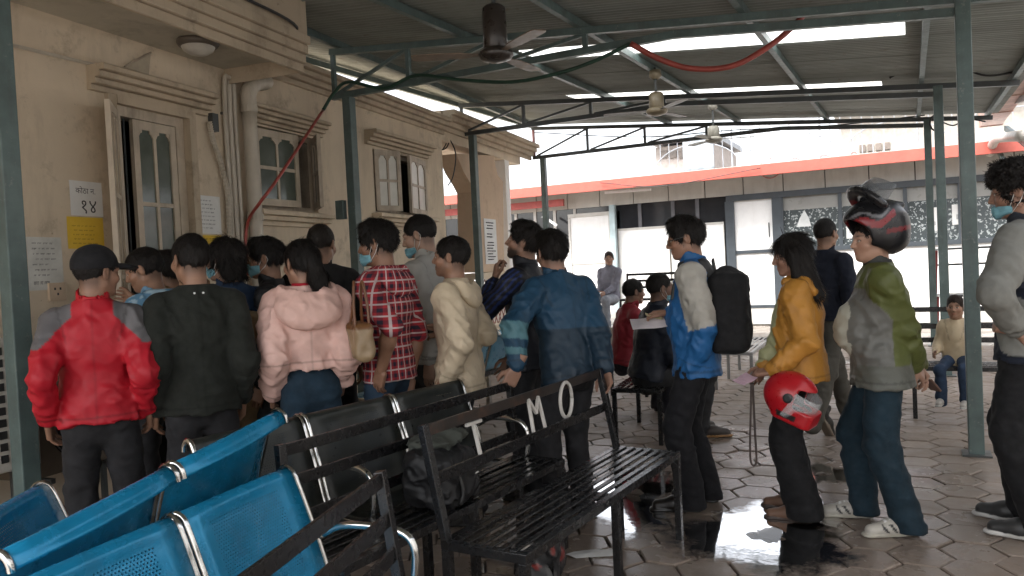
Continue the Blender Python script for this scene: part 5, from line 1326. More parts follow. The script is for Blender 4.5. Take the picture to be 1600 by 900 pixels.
    if top and top.get('bare'):                                   # bare forearms
        for sd_ in (-1, 1):
            S, E, W = arm[sd_]; lo = np.minimum(E, W)-.08; hi = np.maximum(E, W)+.08; s = SDF(lo, hi, .008*res); s.cap(E+(S-E)*.2, E, .047*k, .045*k, .01); s.cap(E, E+(W-E)*.35, .044*k, .043*k, .02); s.cap(E+(W-E)*.35, W, .043*k, .0275*k, .02); V, F = s.mesh(); parts.append((V, F, colour(V, np.array(skin)*.95)))
    V, F, C = join_parts(parts); np_mesh('body', V, F, C, SKIN, root)
    # ---- hair
    if hair:
        s = hair_field(hair, hh*1.05/max(.7, HK), len(PEOPLE)*3.1); V, F = s.mesh(); V, F = add_strands(V, F, hair, int(5200/res**1.5)); np_mesh('hair', HC+(V*HK) @ Rh.T, F, colour(V, hairc), HAIR, root)
    if beard > .97:
        s = hf.copy(); s.d -= .0035; s.disp(lambda P: .004*(vnoise(P*120)-.5)*2, .02)
        X, Y, Z = s.ax[0][:, None, None], s.ax[1][None, :, None], s.ax[2][None, None, :]
        cut = np.maximum(Z+.048+.3*np.maximum(0, Y-.075)*0-.10*np.maximum(0, .05-Y), np.maximum(-Y-.005, -Z-.125)); mo = np.sqrt((X/.022)**2+((Z+.067)/.008)**2)-1
        s.d = np.maximum(np.maximum(s.d, cut), -mo*.006-0*(Y)); V, F = s.mesh()
        if len(V): np_mesh('beard', HC+(V*HK) @ Rh.T, F, colour(V, hairc), HAIR, root)
    # ---- trousers
    lg = dict(col=(.02, .02, .022), ease=.016, flare=0., mat=DENIM, amp=.007); lg.update(legs or {})
    lo = np.minimum.reduce([pel]+[x for v in leg.values() for x in v[:3]])-.26; hi = np.maximum.reduce([pel]+[x for v in leg.values() for x in v[:3]])+.22; lo[2] = max(lo[2], .012 if z0 == 0 else .012)
    s = SDF(lo, hi, .0125*res); e = lg['ease']
    s.cap(pel+up*.14*k, pel-up*.03*k, (.112+e*.3)*k*bulk, (.128+e*.4)*k*bulk, .02, flat=(fw, 1.45))
    for sd_ in (-1, 1):
        a_, b_, c_, f_ = leg[sd_]
        s.cap(a_-np.array((sd_*.010*k, 0, 0)), b_, (.076+e*.55)*k*bulk, (.056+e+lg['flare']*.3)*k*bulk, .035, ring=(.0035, 13, 1.1*sd_))
        s.cap(b_, c_-np.array((0, 0, .035)), (.058+e+lg['flare']*.3)*k*bulk, (.047+e+lg['flare'])*k, .02, ring=(.006, 18, .7+sd_))
    s.disp(lambda P: wr(P, 3.3+len(PEOPLE), 7, lg['amp'], 1.5))
    s.plane(pel+up*.15*k, up)
    for sd_ in (): pass
    V, F = s.mesh(); np_mesh('trousers', V, F, colour(V, lg['col']), lg['mat'], root)
    # ---- upper garment
    tp = dict(col=(.03, .03, .03), ease=.024, hem=-.06, mat=NYLON, amp=.010, collar='stand', sleeve=.90, armr=1., flare=.0, collarc=None, wname='jacket', hood=None); tp.update(top or {})
    e = tp['ease']; hemp = pel+up*tp['hem']*k
    allp = [pel, N, hemp]+[x for v in arm.values() for x in v]
    lo = np.minimum.reduce(allp)-.24*bulk-belly; hi = np.maximum.reduce(allp)+.24*bulk+belly; s = SDF(lo, hi, .0092*res)
    fl = (fw, 1.42); waist = pel+up*.16*k
    s.cap(pel+up*.02*k, waist, (.142+e*.8+tp['flare']*.5)*k*bulk, (.132+e*.8)*k*bulk, .02, flat=fl); s.cap(waist, chest, (.132+e*.8)*k*bulk, (.150+e*.8)*k*bulk, .03, flat=fl)
    s.cap(chest, N-up*.14*k, (.150+e*.8)*k*bulk, (.132+e*.6)*k*bulk, .04, flat=fl)
    if tp['hem'] < -.0: s.cap(pel+up*.02*k, hemp-up*.03, (.142+e*.8+tp['flare']*.5)*k*bulk, (.160+e*.8+tp['flare'])*k*bulk, .03, flat=(fw, 1.32))
    if belly: s.ell(pel+up*.17*k+fw*(.05+belly*.4), (.145*k, .10*k+belly, .17*k), .06, R=np.stack([np.array((1., 0, 0)), fw, up], 1))
    if female: s.ell(chest+up*.03*k+fw*.075*k, (.125*k, .055*k, .075*k), .04)
    s.plane(hemp, -up, .006)
    for sd_ in (-1, 1):
        S, E, W = arm[sd_]; ar = tp['armr']
        s.cap(N+up*.0*k-fw*.012, S-np.array((sd_, 0, 0))*.02*k+up*.012*k, (.046+e*.2)*k, (.046+e*.5)*k*ar, .04)
        s.cap(S, E, (.051+e*.62)*k*ar, (.043+e*.62)*k*ar, .026, ring=(.0050, 15, sd_+1.5))
        if tp['sleeve'] > .35:
            We = E+(W-E)*tp['sleeve']; s.cap(E, We, (.043+e*.62)*k*ar, (.029+e*.45)*k*ar, .015, ring=(.0065, 20, sd_))
    s.cap(N-up*.07*k, N+up*.005*k, (.074+e*.3)*k, (.058+e*.2)*k, .035)
    s.disp(lambda P: wr(P, 1.7+len(PEOPLE)*.9, 9, tp['amp']*.85)*np.clip(1.25-(P[:, 2]-N[2]+.15)/.25, .45, 1.)); 
    for sd_ in ():
        S, E, W = arm[sd_]
        if tp['sleeve'] < .5:
            q = E+(S-E)*(.08 if tp['sleeve'] <= .3 else .0); n = unit(W-E) if tp['sleeve'] > .3 else unit(E-S); q = E+(W-E)*tp['sleeve'] if tp['sleeve'] > .3 else q
        V_ = None
    s.plane(N+up*.030*k, up)
    V, F = s.mesh(); info['top'] = s
    gar = np_mesh(tp['wname'], V, F, seams(info, V, colour(V, tp['col'](info) if callable(tp['col']) else tp['col']), tp['hem'], k), tp['mat'], root)
    cc = tp['collarc'] if tp['collarc'] is not None else (tp['col'] if not callable(tp['col']) else (.05, .05, .05))
    if tp['collar'] in ('stand', 'shirt'):
        hgt = .075 if tp['collar'] == 'stand' else .052
        s = SDF(N-.16, N+.19, .0085*res); a_ = N+up*.005*k-fw*.008*k; b_ = N+up*hgt*k+fw*.012*k
        s.cap(a_-up*.05, b_+up*.05, .078*k, .074*k, .0, flat=((1, 0, 0), 1.08)); s.cap(a_-up*.08, b_+up*.09, .066*k, .063*k, .004, flat=((1, 0, 0), 1.08), op='s')
        s.disp(lambda P: .004*(vnoise(P*22)-.5)*2); s.plane(b_, unit(up*.9-fw*.35)); s.plane(a_-up*.03, -up); s.plane(N+fw*.085*k, unit(fw+up*.2)); V, F = s.mesh()
        if len(V): np_mesh('collar', V, F, colour(V, cc), tp['mat'], gar)
    if tp['hood'] is not None:
        s = SDF(N-.34, N+.28, .0095*res); hs3 = tp.get('hoodk', 1.); q = N-fw*.085*k*hs3-up*.055*k*hs3; Rq = np.stack([np.array((1., 0, 0)), unit(fw-up*.55), unit(up+fw*.55)], 1)
        s.ell(q, (.128*k*hs3, .052*k*hs3, .105*k*hs3), 0, R=Rq)
        for sd_ in (-1, 1):
            s.cap(N-fw*.055*k+sr*sd_*.090*k*hs3-up*.01*k, N+fw*.06*k+sr*sd_*.075*k-up*.012*k, .034*k*hs3, .024*k, .03)
        s.ell(N-fw*.058*k*hs3+up*.030*k, (.098*k*hs3, .040*k*hs3, .070*k*hs3), .010, R=Rq, op='s'); s.cap(N-up*.1, N+up*.2, .062*k, .075*k, .008, op='s')
        s.disp(lambda P: wr(P, 9.1+len(PEOPLE), 10, .008)); V, F = s.mesh()
        if len(V): np_mesh('hood', V, F, colour(V, tp['hood']), tp['mat'], gar)
    # ---- shoes
    sh = dict(col=(.03, .028, .026), sole=(.02, .02, .02), mat=SHOEM, kind='shoe'); sh.update(shoes or {})
    for i, sd_ in enumerate((-1, 1)):
        a_, b_, c_, ft = leg[sd_]; s = SDF((-.075, -.13, -.005), (.075, .235, .15), .0075*res)
        s.cap((0, -.052, .050), (0, .05, .050), .041, .040, 0, flat=((1, 0, 0), 1.05)); s.cap((0, .05, .046), (.0, .150, .034), .040, .031, .03, flat=((1, 0, 0), .86)); s.cap((0, -.055, .05), (0, -.055, .115), .041, .039, .02)
        s.cap((0, -.066, .012), (0, .155, .012), .040, .045, .004, flat=((0, 0, 1), 3.0)); s.cap((0, -.055, .085), (0, -.055, .17), .031, .033, .0, op='s')
        s.plane((0, 0, .004), (0, 0, -1)); 
        s.disp(lambda P: .003*(vnoise(P*30)-.5))
        V, F = s.mesh(); sc, so2 = np.array(sh['col']), np.array(sh['sole'])
        w_ = (V[:, 2] < .024)[:, None]; C = np.where(w_, so2, sc)
        if sh['kind'] == 'trainer':
            z_, y_ = V[:, 2], V[:, 1]; str_ = (np.abs(((y_+.02)-(z_-.05)*.7) % .045-.02) < .008)*(z_ > .03)*(z_ < .075)*(y_ < .10)*(y_ > -.02)
            C = np.where(str_[:, None], np.array((.02, .02, .022)), C); C = np.where(((z_ > .035)*(z_ < .09)*(y_ < -.085))[:, None], np.array((.03, .03, .035)), C); C = np.where(((np.abs((y_*90) % 2-1) < .5)*(z_ > .068)*(y_ > .0)*(y_ < .09)*(np.abs(V[:, 0]) < .02))[:, None], np.array((.7, .7, .68)), C)
        yaw = (feet[i][3] if feet and len(feet[i]) > 3 else -sd_*math.radians(9)); pt = (feet[i][4] if feet and len(feet[i]) > 4 else 0.)
        R = rotz(yaw) @ rotx(-pt); piv = np.array((0, .14, 0.)); V2 = (V*k*(.93 if female else 1.)-piv) @ R.T+R @ piv*0+piv if pt else V*k*(.93 if female else 1.) @ R.T
        if pt: V2 = ((V*k-piv) @ rotx(-pt).T+piv) @ rotz(yaw).T
        np_mesh('shoe', ft+V2, F, C, sh['mat'], root)
    # ---- mask
    if mask is not None:
        zt, zb = mask; s = hf.copy(); s.d -= .0065; X, Y, Z = s.ax[0][:, None, None], s.ax[1][None, :, None], s.ax[2][None, None, :]
        s.ell((0, .095, (zt+zb)/2), (.03, .018, .03), .02); cut = np.maximum(np.maximum(Z-zt+.25*np.abs(X)+.0*Y, zb-Z+.35*np.abs(X)), .028-Y+.0*Z); s.d = np.maximum(s.d, cut)
        s.disp(lambda P: .0014*np.sin(P[:, 2]*380)); V, F = s.mesh()
        if len(V): np_mesh('face_mask', HC+(V*HK) @ Rh.T, F, colour(V, (.20, .42, .50)), COTTON, root)
        for sd_ in (-1, 1):
            zc = (zt+zb)/2; mb = MB(); mb.tube([HC+Rh @ (np.array(q)*HK) for q in ((sd_*.064, .035, zc+.015), (sd_*.076, .010, zc*.3+.008), (sd_*.082, -.02, .012), (sd_*.083, -.03, -.012), (sd_*.076, -.008, -.03+zc*.3), (sd_*.064, .035, zc-.018))], .0016, 5); part('ear_loop', mb, PAPERW, root, False, True)
    PEOPLE[key] = info; return info
def head_obj(info, name, V, F, C, mat, parent=None): return np_mesh(name, info['HC']+(V*info['HK']) @ info['Rh'].T, F, C, mat, parent or info['root'])
def head_pt(info, p): return info['HC']+info['Rh'] @ (np.array(p)*info['HK'])
def to_world(info, p): return info['root'].matrix_basis @ Vector(p)
# ------------------------------------------------------------------ the people
# queue by the office door
JB = (.013, .014, .016)
def red_jacket(info):
    N, k = info['N'], info['k']
    def f(V):
        x = np.abs(V[:, 0]); dz = N[2]-V[:, 2]; g = (x > .088+.0*dz)*(dz < .02+(x-.07)*1.15+.05)*(dz < .36)
        g = (x > .085)*(dz < .02+(x-.06)*1.1)*(dz < .185)
        C = np.where(g[:, None], np.array((.115, .11, .115)), np.array((.38, .009, .02)))
        return C
    return f
p = person('P1', 'man in red jacket with grey shoulders and black cap', 140, 390, 3.6, -6, skin=(.27, .15, .10), hair='cap', hy=-50, hp=4, top=dict(col=red_jacket, hem=-.055, collarc=(.40, .012, .02), flare=.012, ease=.028, amp=.013, armr=.97), hands=dict(L=(-.205, -.02, .87), R=(.205, .01, .87)), shoulders=.165, elbow=dict(L=(-.12, -1, 0), R=(.12, -1, 0)))
s = SDF((-.12, -.13, -.05), (.12, .24, .17), .0055); s.ell((0, -.012, .036), (.090, .110, .100), 0); s.plane((0, 0, .018), (0, .12, -1)); s.plane((0, 0, .006), (0, 0, -1))
s2 = s.copy(); s.ell((0, .125, .030), (.078, .088, .020), .012); s.ell((0, .12, .006), (.095, .11, .022), .006, op='s'); s.disp(lambda P: .003*(vnoise(P*26)-.5))
V, F = s.mesh(); C = np.tile(np.array((.014, .014, .016)), (len(V), 1)); lg_ = ((V[:, 0]/.026)**2+((V[:, 2]-.075)/.018)**2 < 1)*(V[:, 1] > .06); C[lg_] = (.40, .36, .36); lg2 = ((V[:, 0]/.014)**2+((V[:, 2]-.075)/.008)**2 < 1)*(V[:, 1] > .06); C[lg2] = (.35, .02, .03)
head_obj(p, 'cap', V, F, C, COTTON)
p = person('P2', 'man in black jacket with brown collar seen from behind', 300, 370, 3.8, 8, hair='short', hy=22, hp=3, skin=(.28, .155, .10), top=dict(col=(.016, .018, .015), collarc=(.20, .12, .07), collar='shirt', hem=-.09, ease=.030, amp=.012, mat=COTTON, armr=1.0), hands=dict(L=(-.205, .03, .86), R=(.20, .05, .86)), shoulders=.170)
mb = MB()
for dx in (-.018, .022):
    q = p['N']-p['fw']*.098*p['k']+np.array((dx, 0, -.012)); mb = MB(); mb.lathe([(0, -.004), (.005, -.002), (.005, .003), (0, .003)], q, 10, Matrix.Rotation(math.pi/2, 3, 'X')); part('stud', mb, PAPERW, p['root'], False)
def spots(a, b, f=34):
    def g(info):
        def h(V): n = vnoise(V*f); return np.where((n > .52)[:, None], np.array(b), np.array(a))
        return h
    return g
person('P3', 'man in patterned light blue shirt reading a paper at the door', 238, 388, 4.4, 55, hair='short', hy=18, hp=18, top=dict(col=spots((.10, .22, .34), (.30, .42, .50)), mat=COTTON, ease=.018, collar='shirt', collarc=(.16, .28, .4), hem=-.08, wname='shirt'), hands=dict(L=(222, 478, 4.25), R=(208, 470, 4.45)), hcurl=(.6, .6), res=1.15)
person('P3b', 'person in tan jacket half hidden behind the man in patterned shirt', 266, 396, 4.85, 40, hair='full', top=dict(col=(.26, .17, .09), mat=COTTON, hem=-.05), res=1.4)
person('P4', 'person with shaggy hair in dark blue shirt and khaki trousers', 355, 378, 4.5, 30, hair='shag', hy=28, skin=(.34, .20, .14), mask=(-.03, -.105), top=dict(col=(.022, .042, .085), mat=DENIM, hem=-.02, ease=.022, collar='shirt', wname='shirt'), legs=dict(col=(.30, .215, .12), ease=.03, mat=COTTON), hands=dict(L=(322, 560, 4.4), R=(398, 555, 4.35)), res=1.1)
person('P5', 'man in black jacket with blue mask facing left beside the pipe', 421, 375, 4.7, 78, hair='full', hp=4, mask=(-.022, -.108), top=dict(col=JB, collar='shirt', collarc=JB, hem=-.06), res=1.05)
def pinkc(info):
    N = info['N']
    def f(V): return np.tile(np.array((.66, .43, .375)), (len(V), 1))
    return f
p = person('P6', 'woman with ponytail in pale pink hooded jacket', 473, 378, 4.1, 8, female=True, hair='pony', hy=26, hp=6, shoulders=.158, skin=(.33, .185, .125), top=dict(col=(.66, .43, .375), hood=(.64, .415, .36), hoodk=1.38, hem=.09, ease=.042, amp=.015, armr=1.12, flare=.01, collar='none'), legs=dict(col=(.016, .034, .054), ease=.012, mat=DENIM), hands=dict(L=(-.19, .06, .86), R=(.18, .08, .88)))
s = SDF(p['N']-.13, p['N']+.13, .008); s.cap(p['N']-p['up']*.02, p['N']+p['up']*.045, .080, .068, 0); s.cap(p['N']-p['up']*.1, p['N']+p['up']*.1, .060, .058, 0, op='s'); s.plane(p['N']+p['up']*.045, p['up']); V, F = s.mesh(); np_mesh('neck_scarf', V, F, colour(V, (.36, .015, .03)), COTTON, p['root'])
person('P7', 'broad man in black jacket standing behind the woman in pink', 497, 353, 5.0, -14, hair='crop', hairc=(.02, .016, .013), hy=-12, hp=8, top=dict(col=(.017, .016, .016), hem=-.06, ease=.03, mat=COTTON, collar='shirt', collarc=(.012, .012, .012)), shoulders=.185, bulk=1.05, res=1.1)
person('P8', 'man in red plaid shirt with mask below his nose', 597, 348, 4.4, 52, hair='quiff', hy=18, hp=6, skin=(.26, .14, .09), mask=(-.045, -.118), top=dict(mat=PLAID, col=(.4, .05, .05), hem=-.09, ease=.018, amp=.008, collar='none', sleeve=.34, bare=True, hood=(.22, .215, .21), wname='shirt', hoodk=.95), legs=dict(col=(.022, .042, .07), ease=.012), hands=dict(L=(596, 578, 4.2), R=(640, 590, 4.5)), elbow=dict(L=(-.3, -1, 0)))
def greyj(info):
    return lambda V: np.tile(np.array((.34, .335, .315)), (len(V), 1))
p = person('P9', 'tall man in light grey jacket with mask under his chin', 665, 337, 5.0, 62, hair='crop', hy=12, hp=14, skin=(.40, .25, .18), mask=(-.05, -.118), top=dict(col=(.44, .435, .41), hem=-.10, ease=.028, amp=.010, collar='stand'), legs=dict(col=(.05, .05, .05)), hands=dict(L=(672, 568, 4.8), R=(640, 560, 5.1)), shoulders=.182)
W = p['arm'][-1][2]; dv = unit(p['arm'][-1][2]-p['arm'][-1][1]); mb = MB(); mb.tube([W-dv*.05, W-dv*.02], .040, 14); part('wrist_watch', mb, CHROME, p['root'], False, True)
person('P10', 'man in cream hooded jacket holding a phone', 708, 373, 4.5, 70, hair='short', hy=6, hp=-2, skin=(.28, .155, .10), beard=.35, top=dict(col=(.54, .445, .32), hood=(.53, .435, .31), hem=-.135, ease=.030, amp=.015, armr=1.04, flare=.02, collar='none'), hands=dict(L=(697, 592, 4.35), R=(694, 516, 4.58)), hdir=dict(R=((-.2, 1, -.1), (1, 0, .3))), hcurl=(.4, .7), elbow=dict(L=(-.5, -1, 0)))
def stripe_j(info):
    S, E, W = info['arm'][-1]
    def f(V):
        C = np.tile(np.array((.012, .013, .018)), (len(V), 1)); 
        for A_, B_ in ((S, E), (E, W)):
            ba = B_-A_; t = np.clip(((V-A_)@ba)/(ba@ba), 0, 1); q = V-(A_+t[:, None]*ba); r = np.linalg.norm(q, axis=1)
            side = q[:, 0]; o = (r < .10)*(np.abs((q@unit(np.cross(ba, (1, 0, 0)))+.0) % .03-.015) < .006)*(side < -.02)*(V[:, 0] < info['Sh'][-1][0]+.06)
            C[o > 0] = (.018, .035, .13)
        return C
    return f
person('P11', 'bearded man in black jacket with blue sleeve stripes touching his chin', 818, 351, 4.9, 66, hair='full', hy=14, hp=-13, beard=.93, skin=(.30, .17, .115), top=dict(col=stripe_j, hem=-.12, ease=.03, collarc=(.012, .013, .018), collar='stand'), hands=dict(L=(-.07, .185, 1.40), R=(800, 560, 5.0)), hdir=dict(L=((.25, -.05, 1), (-.5, .8, .1))), hcurl=(1.0, .4), elbow=dict(L=(-.55, .35, -1)))
def teal_j(info):
    S, E, W = info['arm'][-1]; N = info['N']
    def f(V):
        C = np.tile(np.array((.014, .05, .095)), (len(V), 1)); lowr = V[:, 2] < N[2]-.28; C[lowr] = (.010, .026, .045)
        ba = W-E; t = ((V-E)@ba)/(ba@ba); q = V-(E+np.clip(t, 0, 1)[:, None]*ba); r = np.linalg.norm(q, axis=1); on = (r < .10)*(t > -.25)*(V[:, 0] < S[0]+.07)
        C[on*(t > -.25)*(t < 1.2) > 0] = (.012, .045, .085)
        u_ = t+.9*(q@np.array((0, 1., 0)))/.15*.12; C[on*(u_ > -.05)*(u_ < .33) > 0] = (.065, .155, .185); C[on*(u_ > .52)*(u_ < .68) > 0] = (.065, .155, .185)
        return C
    return f
person('P12', 'man in dark blue jacket with teal sleeve chevrons gripping a bench back', 866, 363, 4.50, 34, hair='full', hy=-6, hp=0, headk=1.05, skin=(.30, .17, .12), top=dict(col=teal_j, collarc=(.014, .05, .095), hem=-.115, ease=.034, amp=.013, armr=1.1, flare=.02), hands=dict(L=tuple(atd(806, 580, 4.12)) if False else (806, 578, 4.12), R=(948, 590, 4.3)), hdir=dict(L=((-.35, .35, -.9), (-.3, -1, .1))), hcurl=(.8, .4), shoulders=.178, lean=.20, elbow=dict(L=(-1, -.4, .1)))
# queue on the right
def blue_grey(info):
    S, E, W = info['arm'][-1]; S2, E2, W2 = info['arm'][1]; N = info['N']
    def f(V):
        C = np.tile(np.array((.016, .10, .265)), (len(V), 1))
        C[arm_mask(info, V, .095, True, -.3, .98)] = (.36, .345, .31)
        return C
    return f
p = person('P16', 'man with glasses in blue jacket with pale grey upper sleeves', 1080, 341, 4.53, 84, hair='full', hy=8, hp=10, skin=(.30, .165, .11), top=dict(col=blue_grey, hood=(.035, .035, .036), hoodk=.85, hem=-.145, ease=.036, amp=.012, collar='stand', collarc=(.016, .10, .265), armr=1.08), legs=dict(col=(.010, .010, .012), ease=.022, mat=COTTON), shoes=dict(col=(.012, .010, .009), sole=(.008, .008, .008), mat=LEATHER), hands=dict(L=(1083, 578, 4.42), R=(1045, 490, 4.62)), hdir=dict(R=((.1, 1, -.05), (.5, 0, 1))), hcurl=(.55, .8), feet=((-.11, .10, 0, .1), (.10, .02, 0, -.05)), elbow=dict(L=(-.25, -1, 0)), belly=.01)
for sd_ in (-1, 1):
    mb = MB(); mb.tube([head_pt(p, (sd_*.033+.021*math.cos(a), .106, -.006+.018*math.sin(a))) for a in [2*math.pi*i/16 for i in range(17)]], .0018, 6); mb.tube([head_pt(p, (sd_*.054, .104, .0)), head_pt(p, (sd_*.076, .05, .004)), head_pt(p, (sd_*.082, -.01, .008))], .0018, 6); part('glasses_frame', mb, STEELD, p['root'], False, True)
    mb = MB(); mb.add([head_pt(p, (sd_*.033+.021*math.cos(a), .106, -.006+.018*math.sin(a))) for a in [2*math.pi*i/16 for i in range(16)]], [tuple(range(16))]); part('glasses_lens', mb, M('amber lens', (.55, .52, .12), .1), p['root'], False)
W = p['arm'][-1][2]; dv = unit(W-p['arm'][-1][1]); mb = MB(); mb.tube([W-dv*.035, W-dv*.0], .034, 14); part('wrist_watch', mb, BLACKST, p['root'], False, True)
def yellow(info):
    N = info['N']; 
    def f(V):
        C = np.tile(np.array((.41, .19, .033)), (len(V), 1)); C[(V[:, 1] > .105)*(np.abs(V[:, 0]) < .105)*(V[:, 2] < N[2]-.05) > 0] = (.36, .36, .20); return C
    return f
p17 = person('P17', 'woman with long dark hair in mustard yellow jacket holding a red helmet', 1246, 368, 4.27, 80, female=True, hair='long', hy=14, hp=10, skin=(.30, .165, .115), shoulders=.152, top=dict(col=yellow, hem=-.10, ease=.032, amp=.012, armr=1.12, hood=(.40, .185, .033), hoodk=.9, collar='none', flare=.015, sleeve=.9), legs=dict(col=(.009, .009, .010), ease=.024, flare=.030, mat=COTTON), shoes=dict(col=(.16, .09, .06), sole=(.05, .035, .03)), hands=dict(L=(1205, 580, 4.12), R=(1190, 578, 4.32)), hdir=dict(L=((.1, 1, -.15), (-.4, -.1, 1))), hcurl=(.8, .5), belly=.015, feet=((-.09, .05, 0, .1), (.10, .11, 0, 0)))
person('P18', 'man in dark jacket and grey trousers walking away past the bench', 1287, 344, 6.3, -38, hair='crop', hy=4, top=dict(col=(.014, .017, .028), hem=-.03, ease=.03, mat=COTTON, collar='shirt', collarc=(.014, .017, .028)), legs=dict(col=(.085, .080, .068), ease=.016, mat=COTTON), shoes=dict(col=(.03, .028, .025), sole=(.22, .18, .14)), feet=((-.10, .42, 0, 0), (.09, -.30, .0, 0, 1.0)), res=1.3, hands=dict(R=(.26, .20, .98), L=(-.26, -.1, .86)))
def green_grey(info):
    N = info['N']; S = info['Sh'][-1]
    def f(V):
        C = np.tile(np.array((.082, .094, .026)), (len(V), 1)); x, y, z = V.T
        am = arm_mask(info, V, .095); fr_ = (y > -.03)*(z < N[2]-.10)*~am; C[fr_ > 0] = (.125, .125, .115); low = (z < N[2]-.50)*~am; C[low > 0] = (.095, .098, .085)
        C[(y > .155)*(np.abs(x) < .10)*(z < N[2]-.12) > 0] = (.40, .40, .34); return C
    return f
p19 = person('P19', 'man with raised helmet in green and grey jacket, hands behind his back', 1369, 343, 4.07, 100, fat=.010, hair='short', hy=14, hp=2, skin=(.42, .25, .18), belly=.055, bulk=1.04, top=dict(col=green_grey, collarc=(.03, .032, .03), hem=-.14, ease=.036, amp=.012, armr=1.15, flare=.02), legs=dict(col=(.011, .024, .035), ease=.026, mat=DENIM), shoes=dict(col=(.38, .36, .32), sole=(.34, .32, .27), kind='trainer'), hands=dict(L=(1436, 590, 4.10), R=(1440, 588, 4.22)), hdir=dict(L=((.5, -.5, -.7), (-.3, -.9, .2)), R=((-.5, -.4, -.7), (.3, -.9, .2))), hcurl=(.5, .6), elbow=dict(L=(-1, -.45, 0), R=(1, -.45, 0)), feet=((-.15, -.03, 0, .25), (.12, .14, 0, 0)))
def vest(info):
    def f(V):
        C = np.tile(np.array((.016, .02, .032)), (len(V), 1)); C[arm_mask(info, V, .125, False, -.6)] = (.18, .18, .165); return C
    return f
person('P21', 'curly haired man with grey sleeves and navy body at the right edge, hand on hip', 1602, 258, 3.85, 74, hair='curly', hy=14, hp=8, skin=(.30, .17, .12), mask=(-.05, -.118), top=dict(col=vest, hem=-.12, ease=.036, mat=COTTON, armr=1.02, collarc=(.03, .035, .045), collar='shirt', sleeve=.9, wname='sweatshirt'), legs=dict(col=(.010, .010, .011), ease=.03, mat=COTTON), shoes=dict(col=(.03, .03, .03), sole=(.45, .44, .42)), hands=dict(L=(-.19, .0, 1.04)), hdir=dict(L=((.55, -.75, -.25), (-.6, -.3, .6))), hcurl=(.5, .4), elbow=dict(L=(-1, .15, .0)), feet=((-.12, -.02, 0, .1), (.12, .12, 0, 0)))
# seated people
q = atd(1004, 412, 6.35)
person('P15', 'man in navy jacket with pale mask bent forward on the backless bench', 1030, 412, 6.6, -72, H=1.80, pos=(q.x-.0, q.y-.0, 0), sit=.46, lean=.20, hair='crop', hy=0, hp=-4, skin=(.20, .11, .075), mask=(-.04, -.115), top=dict(col=(.014, .018, .03), hem=-.04, ease=.04, collarc=(.014, .018, .03), amp=.012), legs=dict(col=(.03, .03, .032)), shoes=dict(col=(.05, .04, .035), sole=(.30, .16, .06)), hands=dict(L=(-.10, .42, .62), R=(.12, .42, .62)), res=1.2, bulk=1.06)
q = atd(968, 440, 7.3)
person('P14', 'person in red jacket sitting behind the man in navy', 1005, 440, 7.4, -70, H=1.66, pos=(q.x, q.y, 0), sit=.46, lean=.2, hair='short', skin=(.22, .12, .08), top=dict(col=(.26, .018, .03), hem=-.04, ease=.04, collarc=(.26, .018, .03)), legs=dict(col=(.03, .03, .04)), shoes=dict(col=(.10, .08, .06)), hands=dict(L=(-.10, .40, .60), R=(.12, .42, .60)), res=1.4)
q = atd(955, 398, 13.75)
person('P13', 'far man in grey sweater sitting on the veranda bench', 955, 398, 13.75, 150, H=1.72, pos=(q.x, q.y-.12, .32), z0=.32, sit=.46, hair='short', hairc=(.05, .03, .025), hy=28, skin=(.42, .25, .18), top=dict(col=(.24, .24, .29), mat=COTTON, hem=-.05, collar='shirt', wname='sweater'), legs=dict(col=(.30, .32, .36)), shoes=dict(col=(.03, .03, .03)), hands=dict(L=(-.08, .34, .62), R=(.10, .34, .62)), res=1.7)
q = aty(1494, 450, 7.30)
person('P20', 'small child in cream jacket sitting on the bench behind the steel post', 1502, 450, 6.3, 170, H=1.03, headk=1.34, pos=(q.x, 7.46, 0), sit=.45, hair='short', hairc=(.03, .02, .015), skin=(.30, .17, .11), shoulders=.165, top=dict(col=(.52, .42, .28), hem=-.10, ease=.035, amp=.009, collarc=(.5, .5, .48)), legs=dict(col=(.03, .05, .09)), shoes=dict(col=(.35, .33, .30), sole=(.4, .4, .38)), feet=((-.09, .26, .16, 0), (.09, .24, .16, 0)), hands=dict(L=(-.13, .14, .60), R=(.14, .15, .58)), res=1.2)
# ------------------------------------------------------------------ things carried by the people
def sdf_thing(name, label, cat, loc, rz=0): return thing(name, label, cat, loc, rz)
# backpack on the man in blue
p = PEOPLE['P16']; k = p['k']
base = to_world(p, p['chest']-p['fw']*.185*k-p['up']*.085)
t = thing('backpack', 'black backpack worn by the man in blue and grey jacket', 'backpack', base, p['rz'])
s = SDF((-.22, -.17, -.31), (.22, .21, .31), .011); s.rbox((0, -.01, 0), (.105, .05, .17), .055); s.ell((0, -.07, -.09), (.12, .055, .12), .03); s.ell((0, 0, .17), (.13, .075, .09), .03); s.disp(lambda P: wr(P, 2.2, 8, .010)); V, F = s.mesh(); np_mesh('bag_body', V, F, colour(V, (.012, .012, .013)), COTTON, t)
for sd_ in (-1, 1):
    mb = MB(); mb.tube(catmull([(sd_*.07, .06, .19), (sd_*.085, .13, .25), (sd_*.085, .21, .245), (sd_*.09, .285, .17), (sd_*.10, .285, .03), (sd_*.11, .19, -.12), (sd_*.11, .08, -.17)], 5), .014, 6); part('strap', mb, COTTON, t, False, True).data.color_attributes.new('Col', 'FLOAT_COLOR', 'POINT')
mb = MB(); mb.tube(catmull([(-.03, .06, .23), (-.03, .07, .29), (0, .07, .31), (.03, .07, .29), (.03, .06, .23)], 4), .008, 6); part('grab_handle', mb, CABLE, t, False, True)
for o in t.children:
    if o.name.startswith('strap'): o.data.materials.clear(); o.data.materials.append(CABLE)
